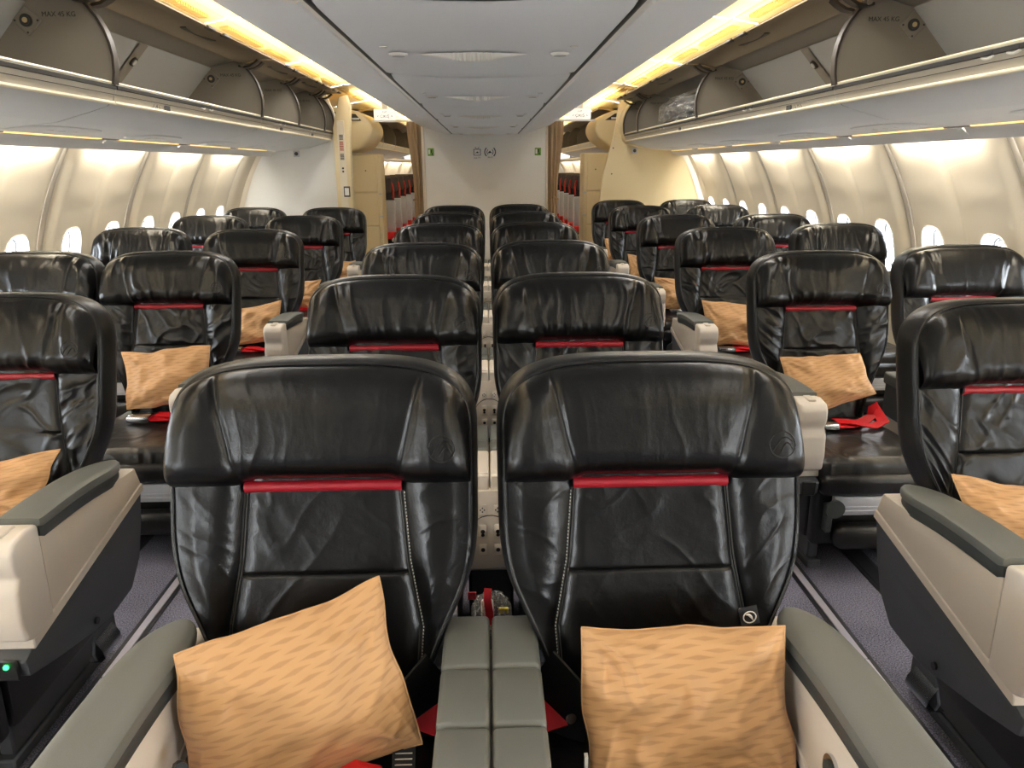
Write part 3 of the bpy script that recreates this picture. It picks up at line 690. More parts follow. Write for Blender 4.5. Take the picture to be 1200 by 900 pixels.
# ================================================================== SEATS
SY = .40                      # root lies .40 in front of the top of the back
_ty, _tz = -.2694, -.963
LB_ = .742
_ws = np.linspace(0, .80, 161)
_ww = np.interp(_ws, [0, .20, .36, .42, .46, .50, .54, .61, .70, .80], [.295, .296, .294, .285, .272, .252, .235, .207, .178, .165])
_ww = np.convolve(np.pad(_ww, 6, 'edge'), np.ones(13)/13, 'valid')
def Wf(s): return np.interp(s, _ws, _ww)
def SUP(x, a, b, p=3.5): r = np.clip(np.abs(x)/a, 0, 1); return b*(1-(1-r**p)**(1/p))
def MAP(x, s, n):
    x, s, n = np.broadcast_arrays(np.asarray(x, float), s, n)
    return np.stack([x, SY+s*_ty+n*(-.963), 1.165+s*_tz+n*.2694], -1)
def xi(s): return np.interp(s, [.2, .25, .40, .53, .63, .76], [.146, .148, .160, .183, .176, .150])
IN = .013
def fW(s): return Wf(s)-IN
def fT(x): return .025+SUP(x, .296-IN, .150)
def sbot(x): return .240+.013*ss(.12, .17, np.abs(x))
def xs_(s): return .197-.048*np.clip((s-.03)/.21, 0, 1)
def headrest(nx, nv, seed, amp):
    us = .62; u = np.linspace(-1, 1, nx)
    v = np.linspace(0, 1, nv)[:, None]; v = .5-.5*np.cos(PI*np.clip(v, 0, 1))*.55-.5*(1-2*v)*.45
    au = np.abs(u)[None, :]; sg_ = np.sign(u)[None, :]
    s = np.full((nv, nx), .13)
    for _ in range(4):
        a = xs_(s); w = fW(s); f = np.clip((au-us)/(1-us), 0, 1); f = np.sin(f*PI/2)*.6+f*.4
        x = np.where(au <= us, au/us*a, a+f*(w-a))*sg_
        T = fT(x); s = T+v*(sbot(x)-T)
    T = fT(x); dt = s-T; db = sbot(x)-s; dsd = np.maximum(fW(s)-np.abs(x), 0)
    n = -.040+.024*(1-ss(.015, .05, db))*0+.026*rr(db, .03)+.050*rr(dt, .09)*rr(dsd+dt*.25, .075)*rr(db, .055)
    n += .010*ss(.14, .24, np.abs(x))*rr(dsd, .05)*rr(db, .04)*rr(dt, .06)
    sx = np.abs(x)-xs_(s)
    n -= (.0045*np.exp(-(sx/.006)**2)+.004*np.exp(-(sx/.022)**2))*rr(dt, .03)
    m = rr(dt, .03)*rr(db, .02)*rr(dsd, .03)
    # vertical gathers that fan out from the seams and the lower edge
    warp = .4*vn(x*9, s*9, seed)+.25*vn(x*22, s*14, seed+2)
    w1 = ridge(vn(x*26+warp*2.4, s*4.5+warp, seed+4), 2.2); w2 = ridge(vn(x*52+warp*3+s*8*np.sign(x), s*9, seed+9), 2.6)
    near = .35+.9*np.exp(-(sx/.05)**2)+.7*np.exp(-(db/.05)**2)
    n += amp*m*(.0042*(w1-.3)*near+.0020*(w2-.3)*near+.006*(vn(x*8, s*9, seed+6)-.5))
    return MB().grid(MAP(x, s, n), flip=True)
def patch(xa, xb, s0, s1, nx, ns, hf):
    u = np.linspace(0, 1, nx)[None, :]; s = np.linspace(s0, s1, ns)[:, None]+0*u
    x = xa(s)+(xb(s)-xa(s))*u
    return MB().grid(MAP(x, s, hf(x, s)), flip=True)
def seat_back_meshes(q, seed, amp):
    M = {}
    M['headrest'] = (headrest(int(64*q)+1, int(30*q)+1, seed, amp).mesh('headrest', LEA, ang=0), LEA)
    def ins(s0, s1):
        def h(x, s):
            dx = xi(s)-np.abs(x); ds = np.minimum(s-s0, s1-s)
            wp = vn(x*7, s*7, seed+3)
            w1 = ridge(vn((x+s*.8)*18+wp*2, (s-x*.8)*5, seed+11), 2.2); w2 = ridge(vn((x-s*.9)*22+wp*2, (s+x*.9)*6, seed+15), 2.4)
            m = rr(dx, .04)*rr(ds, .02)
            return -.043+.013*rr(dx, .030)*(.55+.45*rr(ds, .010))+amp*m*(.0030*(w1-.3)+.0028*(w2-.3)+.011*(vn(x*6, s*6, seed+8)-.5))
        return h
    M['centre_panel'] = (patch(lambda s: -xi(s)+.0035, lambda s: xi(s)-.0035, .225, .425, int(36*q), int(26*q), ins(.225, .425)).mesh('centre_panel', LEA, ang=0), LEA)
    M['lower_panel'] = (patch(lambda s: -xi(s)+.0035, lambda s: xi(s)-.0035, .425, LB_, int(36*q), int(30*q), ins(.425, LB_)).mesh('lower_panel', LEA, ang=0), LEA)
    for side in (-1, 1):
        def h(x, s):
            di = np.abs(x)-xi(s); do = fW(s)-np.abs(x); tot = np.maximum(fW(s)-xi(s), .02)
            wp = vn(x*8, s*8, seed+5)
            w1 = ridge(vn(s*20+wp*2+np.abs(x)*10, x*9, seed+21+side), 2.3); w2 = ridge(vn((s+np.abs(x))*26+wp*2, (s-x)*8, seed+25+side), 2.6)
            m = rr(di, .035)*rr(do, .03)
            return -.044+.034*rr(di, .06)*rr(do, .045)+.028*(1-rr(do, .03))+amp*m*(.0040*(w1-.3)+.0028*(w2-.3)+.009*(vn(x*9, s*7, seed+8)-.5))
        f = (lambda s: xi(s)+.0035, lambda s: fW(s)) if side > 0 else (lambda s: -fW(s), lambda s: -xi(s)-.0035)
        M['side_panel%d' % side] = (patch(f[0], f[1], .225, LB_, int(22*q), int(60*q), h).mesh('side_panel', LEA, ang=0), LEA)
        P = []
        for o in (-.0028, .0028):
            ss_ = np.linspace(.262, .72, 40); X = side*(xi(ss_)+o); P.append(MAP(X, ss_, np.full(40, -.038)))
        m = MB()
        for p in P: m.tube([tuple(v) for v in p], .0018, 5)
        M['seam%d' % side] = (m.mesh('seam', SEAM), SEAM)
    s_ = np.linspace(.242, .267, 7)[:, None]; x_ = np.linspace(-.150, .150, 30)[None, :]
    s_ = s_+.002*np.sin(x_*9+seed)
    M['red_stripe'] = (MB().grid(MAP(x_, s_, -.021-.014*(np.abs(s_-.2545)/.0125)**3+0*x_), flip=True).mesh('red_stripe', RED, ang=0), RED)
    # band around the back, and the hard back shell
    so = np.concatenate([np.linspace(LB_, .19, 34)]); top = np.linspace(-1, 1, 61)
    def outl(i):       # outline inset by i
        L = [(-(Wf(s)-i), s) for s in so]
        a = .296-i; b_ = .17-i*.3
        Tt = [(a*np.sign(u)*abs(np.sin(u*PI/2)), i*1.6+SUP(a*np.sin(u*PI/2), a, b_)) for u in top]
        return np.array(L+Tt[1:-1]+[(-x, s) for x, s in L[::-1]])
    prof = [(.018, -.040), (.0135, -.013), (.0095, -.016), (.0050, -.034), (.0015, -.062), (0, -.088), (.004, -.107), (.014, -.120), (.030, -.126)]
    P = [MAP(o[:, 0], o[:, 1], np.full(len(o), n)) for i, n in prof for o in (outl(i),)]
    M['side_band'] = (MB().grid(P, flip=True).mesh('side_band', LEB, ang=0), LEB)
    o = outl(.014); M['piping'] = (MB().tube([tuple(p) for p in MAP(o[:, 0], o[:, 1], np.full(len(o), -.0125))], .0032, 6).mesh('piping', LEB), LEB)
    o = outl(.030); h2 = len(o)//2
    A = MAP(o[:h2, 0], o[:h2, 1], np.full(h2, -.122)); B = MAP(o[::-1][:h2, 0], o[::-1][:h2, 1], np.full(h2, -.122))
    rows = [A*(1-f)+B*f+np.array([0, .02*math.sin(PI*f), 0]) for f in np.linspace(0, 1, 7)]
    M['back_shell'] = (MB().grid(rows, flip=False).mesh('back_shell', CHA), CHA)
    # backing so nothing shows through the seams
    A = MAP(-fW(np.linspace(.10, LB_, 20)), np.linspace(.10, LB_, 20), -.042); B = A*np.array([-1, 1, 1])
    M['inner_lining'] = (MB().grid([A, B], flip=True).mesh('inner_lining', BLK), BLK)
    return M
VAR = [seat_back_meshes(3.0, 1, .34), seat_back_meshes(3.0, 5, .40), seat_back_meshes(1.7, 9, 1.3), seat_back_meshes(1.7, 14, 1.6), seat_back_meshes(1.7, 19, .9), seat_back_meshes(1.7, 27, 1.9)]
from mathutils.bvhtree import BVHTree
def emblem_mesh(var):
    hm = VAR[var]['headrest'][0]; bv = BVHTree.FromPolygons([v.co[:] for v in hm.vertices], [tuple(p.vertices) for p in hm.polygons])
    m = MB(); cx_, cs, r = .232, .182, .024; nn = Vector((0, -.963, .2694))
    def P(x, s):
        o = Vector(MAP(x, s, .2)[()]); h = bv.ray_cast(o, -nn)[0]
        return tuple(h+nn*.0005) if h else tuple(o-nn*.17)
    m.tube([P(cx_+r*math.cos(a), cs+r*math.sin(a)) for a in np.linspace(0, 2*PI, 28, endpoint=False)], .0013, 5, True)
    m.tube([P(cx_-.018+.036*f, cs+.012-.026*math.sin(f*2.4)) for f in np.linspace(0, 1, 12)], .0013, 5)
    m.tube([P(cx_-.004+.022*f, cs+.014-.018*math.sin(f*2.8)) for f in np.linspace(0, 1, 10)], .0013, 5)
    return m.mesh('emblem', LEB)
EMB = [emblem_mesh(v) for v in range(len(VAR))]

def cushion_mesh(seed, q=1.0):
    nx, ny = int(44*q), int(44*q); u = np.linspace(-1, 1, nx)[None, :]; v = np.linspace(0, 1, ny)[:, None]
    # v runs from under the back, over the top and down the rounded front
    yy = -.14-.50*np.clip(v/.72, 0, 1); arc = np.clip((v-.72)/.28, 0, 1)
    y = yy-.055*np.sin(arc*PI/2)-.0*u; z = .462+.018*np.clip(v/.72, 0, 1)-.055*(1-np.cos(arc*PI/2))*1.0-.075*ss(.5, 1, arc)
    x = u*.224
    e = rr((1-np.abs(u))*.224, .035); z = z-.035*(1-e)*(1-arc)
    y = y+.02*(1-e)*arc
    w1 = ridge(vn(x*24+vn(x*7, v*5, seed)*2, v*5, seed), 2.2)
    d = (.006*(w1-.3)*ss(.25, .8, v)*(1-ss(.93, 1, v))+.006*(vn(x*8, v*6, seed+2)-.5))*e
    z = z+d*(1-arc)+0*y; y = y-d*arc
    P = np.stack(np.broadcast_arrays(x+0*v, y+SY+0*u, z), -1)
    m = MB().grid(P, flip=True)
    m.box(-.225, .225, SY-.66, SY-.12, .36, .44, .01, 1)
    return m.mesh('seat_cushion', LES, ang=50)
CUSH = [cushion_mesh(31, 1.4), cushion_mesh(37, 1.4)]
def roll_mesh(name, z0, z1, y0, y1, x0, x1, m, bev): return MB().box(x0, x1, SY+y0, SY+y1, z0, z1, bev, 4).mesh(name, m)
LOW = {
 'leg_rest': (roll_mesh('leg_rest', .345, .425, -.715, -.62, -.222, .222, LES, .028), LES),
 'leg_rest_backing': (roll_mesh('leg_rest_backing', .13, .40, -.665, -.61, -.222, .222, BLK, .02), BLK),
 'footrest_bar': (MB().box(-.165, .222, SY-.70, SY-.672, .268, .342, .006, 2).box(-.165, .222, SY-.703, SY-.70, .285, .289).box(-.165, .222, SY-.703, SY-.70, .300, .304).mesh('footrest_bar', ALW), ALW),
 'bar_end': (MB().disc((-.17, SY-.715, .305), .034, 0, (0, -1, 0), .012, 18).box(-.19, -.165, SY-.70, SY-.665, .20, .31, .004, 1).mesh('bar_end', SKI), SKI),
 'footrest_pad': (roll_mesh('footrest_pad', .135, .232, -.73, -.65, -.155, .222, LES, .035), LES),
 'seat_base': (MB().box(-.225, .225, SY-.60, SY-.10, .13, .37, .02, 2).mesh('seat_base', BLK), BLK),
}
LEGM = MB().box(-.02, .02, SY-.58, SY-.16, .035, .15, .006, 1).box(-.028, .028, SY-.60, SY-.08, 0, .036, .006, 1).mesh('leg', CHA)
def pad_mesh(name, x0, x1, y0, y1, z0, z1, th, m, round_rear=True, front_drop=.0):
    n = 28; P = []; k_ = 14
    for i in range(n):
        f = i/(n-1); y = y0+(y1-y0)*f; zt = z0+(z1-z0)*f+.012*math.sin(PI*f)
        e = math.sqrt(max(0, 1-(1-min(1, (f+.004)/.30))**2)) if round_rear else 1
        e2 = math.sqrt(max(0, 1-(1-min(1, (1-f)/.05))**2))
        w = (x1-x0)/2*(.08+.92*e)*(.97+.03*e2); c = (x0+x1)/2; h = th*(.6+.4*e)*(.75+.25*e2)
        ring = []
        for j in range(k_):
            a = 2*PI*j/k_; ca, sa = math.cos(a), math.sin(a); ex = .42
            ring.append((c+w*math.copysign(abs(ca)**ex, ca), y, zt-h/2+h/2*math.copysign(abs(sa)**ex, sa)))
        P.append(ring)
    mb = MB().grid(P, wrap=True); mb.add(P[0], [tuple(range(k_))]); mb.add(P[-1], [tuple(range(k_))[::-1]])
    return mb.mesh(name, m, ang=55)
def console_meshes(sd, off):
    """armrest console on the aisle side; sd = side sign, off = outer face"""
    M = []; Y = lambda pl: [(y+SY, z) for y, z in pl]
    xo, xin = sd*off, sd*(off-.090); lo, hi = min(xo, xin), max(xo, xin)
    side = [(-.065, .625), (-.040, .565), (-.572, .445), (-.572, .655), (-.50, .645)]
    M.append(('side_shell', MB().prism(Y(side), lo, hi, 'x', .005, 2).mesh('side_shell', BEI), BEI))
    strp = [(-.040, .567), (-.034, .540), (-.668, .410), (-.668, .437)]
    M.append(('trim_stripe', MB().prism(Y(strp), lo-.003, hi+.003, 'x', .003, 1).mesh('trim_stripe', BE2), BE2))
    low = [(-.034, .543), (-.062, .44), (-.105, .345), (-.175, .280), (-.33, .268), (-.56, .318), (-.69, .352), (-.70, .40), (-.665, .413)]
    M.append(('lower_shell', MB().prism(Y(low), lo+.004, hi-.004, 'x', .008, 2).mesh('lower_shell', CHA), CHA))
    cap = [(-.574, .444), (-.66, .432), (-.690, .445), (-.700, .50), (-.694, .575), (-.676, .60), (-.690, .63), (-.690, .668), (-.672, .690), (-.62, .698), (-.574, .690)]
    M.append(('front_cap', MB().prism(Y(cap), lo-.004, hi+.004, 'x', .010, 3).mesh('front_cap', BE2), BE2))
    M.append(('cap_lid', MB().box(lo+.03, hi-.03, SY-.66, SY-.60, .692, .7005, .004, 1).mesh('cap_lid', BEI), BEI))
    M.append(('armrest_skirt', pad_mesh('armrest_skirt', lo-.004, hi+.004, SY-.108, SY-.570, .650, .690, .05, SKI), SKI))
    M.append(('armrest_pad', pad_mesh('armrest_pad', lo-.009, hi+.009, SY-.100, SY-.572, .666, .703, .030, PAD), PAD))
    M.append(('foot_bracket', MB().prism(Y([(-.30, .275), (-.30, .225), (-.32, .200), (-.42, .200), (-.43, .225), (-.40, .285)]), min(xo-sd*.004, xo-sd*.012), max(xo-sd*.004, xo-sd*.012), 'x', .002, 1).mesh('foot_bracket', CHA), CHA))
    pl_ = [(sd*(off-.006), .262), (sd*(off+.012), .232), (sd*(off+.016), .212), (sd*(off+.004), .200), (sd*(off-.03), .198)]
    M.append(('bracket_lip', MB().grid([[(x, SY+y, z) for x, z in pl_] for y in (-.32, -.42)], flip=sd > 0).grid([[(x+sd*.003, SY+y, z-.003) for x, z in pl_] for y in (-.32, -.42)], flip=sd < 0).mesh('bracket_lip', CHR), CHR))
    M.append(('knob', MB().disc((sd*(off-.001), SY-.40, .315), .010, 0, (sd, 0, 0), .006, 12).mesh('knob', BLK), BLK))
    M.append(('control_panel', MB().box(lo+.02, hi-.02, SY-.708, SY-.698, .352, .408, .004, 1).mesh('control_panel', BLK), BLK))
    M.append(('base_rail', MB().box(sd*.115-.026, sd*.115+.026, SY-.70, SY-.05, .0, .05, .008, 2).mesh('base_rail', CHA), CHA))
    M.append(('base_rail_strip', MB().box(sd*.115+min(0, sd*.018), sd*.115+max(0, sd*.018), SY-.695, SY-.06, .048, .054, .002, 1).mesh('base_rail_strip', ALW), ALW))
    return M
CON = {}
def seat(X, Y, var, label, group, side=0, off=.345, lower=True, belt=0, emblem=True, rail=False):
    t = thing('airline_seat', label, 'seat', (X, Y-SY, 0), group)
    hr = None
    for nm_, (me, mm) in VAR[var].items():
        n2 = nm_.rstrip('-1'); o = link(n2, me, mm, t)
        if n2 == 'headrest': hr = o
    if emblem: link('emblem', EMB[var], LEB, hr)
    link('seat_cushion', CUSH[var % 2], LES, t)
    for nm_, (me, mm) in LOW.items(): link(nm_, me, mm, t)
    for sx in (-.17, .17):
        l = link('leg', LEGM, CHA, t); l.location = (sx, 0, 0)
    if side:
        key = (side, round(off, 3))
        if key not in CON: CON[key] = console_meshes(side, off)
        sh = None
        for nm_, me, mm in CON[key]:
            if nm_.startswith('base_rail') and not rail: continue
            o = link(nm_, me, mm, sh if nm_ in ('knob', 'control_panel', 'foot_bracket', 'bracket_lip') and sh is not None else t)
            if nm_ == 'lower_shell': sh = o
    if belt:
        b_ = belt
        P1 = [(b_*.215, SY-.16, .52), (b_*.20, SY-.20, .487), (b_*.13, SY-.26, .478), (b_*.05, SY-.31, .480), (-b_*.04, SY-.33, .486)]
        P2 = [(b_*.22, SY-.15, .51), (b_*.21, SY-.27, .480), (b_*.14, SY-.33, .482), (b_*.05, SY-.30, .493), (-b_*.01, SY-.285, .492)]
        s_ = MB().ribbon(P1, .048, .003, (0, 1, .1)).build('belt', BELT, None); s_.parent = t
        s_ = MB().ribbon(P2, .046, .003, (0, 1, .1)).build('belt', BELT, None); s_.parent = t
        k_ = MB().box(-b_*.06-.048, -b_*.06+.048, SY-.365, SY-.300, .478, .505, .008, 2).build('buckle', CHR, None); k_.parent = s_
    return t
CG, OG = 'seats of the centre block', 'seats of the side blocks'
ORD = ['front', 'second', 'third', 'fourth', 'fifth', 'rearmost']
cy = [(1.417, 1.411), (2.585, 2.605), (3.74, 3.82), (5.05, 5.10), (6.33, 6.36), (7.42, 7.60)]
for i, (ya, yb_) in enumerate(cy):
    for k_, (x, y) in enumerate(((-.323, ya), (.307, yb_))):
        sd = 'left' if k_ == 0 else 'right'
        if i == 0: lab = 'large black leather seat in the foreground, %s one of the pair, tan pillow on it' % sd
        else: lab = 'black leather seat, %s one of the centre pair in the %s row' % (sd, ORD[i])
        t = seat(x, y, (0, 1)[k_] if i == 0 else (4, 2, 3, 4, 2)[(i+k_) % 5] if i != 1 else (4, 2)[k_], lab, CG, side=(-1, 1)[k_], off=.318)
# side blocks
lr = [('A', 2.274), ('B', 3.449), ('C', 4.701), ('D', 6.02), ('E', 7.22)]
rrw = [('A', 1.991), ('B', 3.221), ('C', 4.551), ('D', 5.771), ('E', 7.15), ('F', 8.35)]
RN = {'A': 'nearest', 'B': 'second', 'C': 'third', 'D': 'fourth', 'E': 'fifth', 'F': 'sixth'}
lw = {'B': 3.50, 'C': 4.92, 'D': 6.15, 'E': 7.35}
rw = {'B': 3.42, 'C': 4.80, 'D': 5.80, 'E': 7.22, 'F': 8.40}
for i, (k_, y) in enumerate(lr):
    l = 'black seat cut off by the left frame edge, green light on its console' if k_ == 'A' else 'black leather aisle seat, left side block, %s row from the camera' % RN[k_]
    seat(-1.435 if k_ == 'A' else -1.415, y, (5, 3, 4, 2, 5)[i], l, OG, side=1, rail=(k_ == 'A'), off=.352 if k_ == 'A' else .312, belt=(1 if k_ in 'BCD' else 0))
for i, (k_, y) in enumerate(rrw):
    l = 'black seat cut off by the right frame edge, beside its grey and beige console' if k_ == 'A' else 'black leather aisle seat, right side block, %s row from the camera' % RN[k_]
    seat(1.425 if k_ == 'A' else 1.405, y, (2, 3, 5, 4, 3, 2)[i], l, OG, side=-1, rail=(k_ == 'A'), off=.345 if k_ == 'A' else .312, belt=(1 if k_ in 'BCD' else 0))
for i, (k_, y) in enumerate(lw.items()):
    seat(-2.17 if k_ != 'B' else -2.03, y, (3, 5, 2, 4)[i], 'black leather window seat, left side block, behind the %s row aisle seat' % RN[k_] if False else 'black leather window seat, left side block, %s row from the camera' % RN[k_], OG, emblem=False)
for i, (k_, y) in enumerate(rw.items()):
    seat(2.19 if k_ == 'C' else 2.14, y, (4, 5, 3, 2, 4)[i], 'black leather window seat, right side block, %s row from the camera' % RN[k_], OG, emblem=False)

# consoles between the two seats of a pair
def centre_console(X, Y, label, group, pad_end, w=.088, jacks=True):
    t = thing('centre_console', label, 'armrest console', (X, Y, 0), group); V = lambda y: Y+y
    for sx in (-1, 1):
        a, b = sorted((X+sx*.002, X+sx*(.002+w)))
        cuts = [(-.06, -.22), (-.222, pad_end)] if pad_end > -.4 else [(-.06, -.225), (-.228, -.375), (-.378, pad_end)]
        pd = None
        for c0, c1 in cuts:
            if c0 <= c1: continue
            m = MB(); m.box(a, b, V(c1), V(c0), .585, .638, .010, 3)
            if pd is None: pd = m.build('armrest_pad', PAD, t)
            else: m.build('pad_section', PAD, pd)
        MB().box(a+.001, b-.001, V(pad_end), V(-.08), .45, .60, .006, 1).build('armrest_body', SKI, t)
        MB().box(a, b, V(pad_end-.19), V(pad_end-.002), .585, .634, .008, 2).build('armrest_cap', BE2, t)
        bx = MB().box(a, b, V(pad_end-.20), V(pad_end-.188), .575, .628, .004, 1).build('cap_lip', BE2, t)
    yf = V(pad_end-.20)
    MB().box(X-w, X+w, yf+.0, V(-.10), .315, .588, .006, 1).build('console_body', BEI, t)
    pan = MB().box(X-w-.002, X+w+.002, yf-.012, yf, .33, .585, .006, 2).build('jack_panel', BEI, t)
    MB().tube([(X+.066*math.cos(a), yf-.0125, .44+.066*math.sin(a)) for a in np.linspace(0, PI, 14)], .0016, 5).build('arc_line', SEAM, pan)
    for zc, hh in ((.525, .017), (.455, .021), (.395, .017)):
        for sx in (-1, 1):
            j = MB().box(X+sx*.0225-.012, X+sx*.0225+.012, yf-.016, yf-.011, zc-hh, zc+hh, .004, 2).build('jack_socket', BE2, pan)
            if zc > .5:
                m = MB()
                for dx, dz in ((-.006, 0), (.006, 0), (0, .006), (0, -.006)): m.disc((X+sx*.0225+dx, yf-.016, zc+dz), .0022, 0, (0, -1, 0), .001, 8)
                m.build('jack_hole', INK, pan)
            else:
                m = MB().disc((X+sx*.0225, yf-.016, zc), .0065, 0, (0, -1, 0), .001, 12)
                if zc > .42: m.disc((X+sx*.0225, yf-.016, zc-.011), .0055, 0, (0, -1, 0), .001, 10)
                m.build('jack_hole', BLK, pan)
    MB().box(X-.07, X+.07, yf+.05, V(-.12), .0, .32, .01, 1).build('pedestal', BLK, t)
    return t
for i, (ya, yb_) in enumerate(cy):
    lab = 'grey-topped double armrest console between the two foreground seats' if i == 0 else 'beige and grey console with jack sockets between the centre seats of the %s row' % ORD[i]
    centre_console(-.006, (ya+yb_)/2, lab, 'centre consoles', -.52 if i == 0 else -.30, w=.088)
for sg, d, inn in ((-1, dict(lr), lw), (1, dict(rrw), rw)):
    for k_, yw in inn.items():
        centre_console(sg*1.775, d[k_], 'console between the aisle and window seats, %s side block, %s row from the camera' % ('left' if sg < 0 else 'right', RN[k_]), 'side block consoles', -.30, w=.07)

# ---- extra parts on the two foreground seats
fronts = [o for o in C.objects if o.name.startswith('airline_seat')][:2]
for t, sx, X in ((fronts[0], 1, -.323), (fronts[1], -1, .307)):
    q = lambda x: X+sx*x
    MB().ribbon([(q(.155), 1.225, .585), (q(.185), 1.245, .53), (q(.19), 1.22, .46)], .12, .006, (.8*sx, .6, .2)).build('belt_flap', LEB, t)
    MB().disc((q(.168), 1.185, .525), .010, 0, (-.2*sx, -1, .2), .003, 16).build('flap_stud', CHR, t)
    MB().ribbon([(q(.212), 1.30, .535), (q(.205), 1.245, .507), (q(.19), 1.205, .486)], .042, .003, (1, .3, 0)).build('belt', BELT, t)
    # stitching dots along the inner seam
    m = MB()
    for s_ in np.arange(.27, .70, .0065):
        p = MAP(sx*(xi(s_)+.0052), s_, -.0275); p = (p[0]+X, p[1]+t.location.y, p[2]); m.box(p[0]-.0008, p[0]+.0008, p[1]-.001, p[1]+.001, p[2]-.0018, p[2]+.0018)
    o = m.build('stitching', STI, t); o['kind'] = 'stuff'
t = fronts[0]
MB().ribbon([(-.30, 1.045, .49), (-.275, 1.055, .522), (-.235, 1.068, .535), (-.195, 1.068, .522), (-.175, 1.055, .488)], .05, .003, (.1, -1, .3)).build('belt', BELT, t)
MB().box(-.172, -.150, 1.045, 1.09, .482, .505, .003, 1).build('belt_adjuster', BLK, t)
MB().ribbon([(-.535, 1.07, .50), (-.53, 1.02, .49), (-.52, .97, .485)], .04, .003, (1, .3, 0)).build('belt', BELT, t)
MB().tube([(-.515, 1.045, .565), (-.508, 1.04, .57), (-.503, 1.03, .575)], .011, 8).build('coat_hook', BLK, t)
t = fronts[1]
kn = MB().disc((.535, .99, .575), .024, 0, (-1, 0, 0), .006, 24).build('recline_button', CHR, t)
MB().disc((.529, .99, .575), .016, 0, (-1, 0, 0), .004, 20).build('button_centre', SKI, kn)
# green light of the nearest left-hand console
ls = [o for o in C.objects if o.get('label', '').startswith('black seat cut off by the left')][0]
yy = ls.location.y+SY-.709
MB().disc((-1.128, yy+.001, .392), .006, 0, (0, -1, 0), .004, 12).build('green_light', GRN, ls)
MB().box(-1.185, -1.160, yy-.003, yy+.002, .36, .40, .002, 1).build('white_socket', WHI, ls)
rs = [o for o in C.objects if o.get('label', '').startswith('black seat cut off by the right')][0]
yy = rs.location.y+SY-.709
MB().box(1.16, 1.19, yy-.003, yy+.002, .36, .40, .002, 1).build('white_socket', WHI, rs)

# bag hanging in the gap between the foreground seats
MB().box(-.062, .05, 1.40, 1.69, .385, .41, .004, 1).build('rear_pocket', BLK, [o for o in C.objects if o.name == 'centre_console'][0])
t = thing('headset_bag', 'clear bag of wrapped items with a red strap in the gap between the foreground seats', 'bag', (-.005, 1.62, .411))
blob((-.005, 1.62, .465), (.045, .03, .055), 8, .2, 20, False).build('clear_bag', WRP, t)
MB().box(-.03, .0, 1.625, 1.64, .42, .50, .004, 1).build('wrapped_item', BEI, t)
MB().box(.012, .035, 1.60, 1.61, .48, .495, .002, 1).build('yellow_label', mat('yellow_label', (214, 190, 60), .5), t)
MB().ribbon([(-.012, 1.60, .55), (-.014, 1.585, .53), (-.010, 1.582, .50), (-.008, 1.59, .46)], .018, .003, (1, 0, 0)).build('strap', BELT, t)
MB().box(-.06, -.04, 1.60, 1.604, .52, .54, .001, 1).build('red_tab', RED, t)

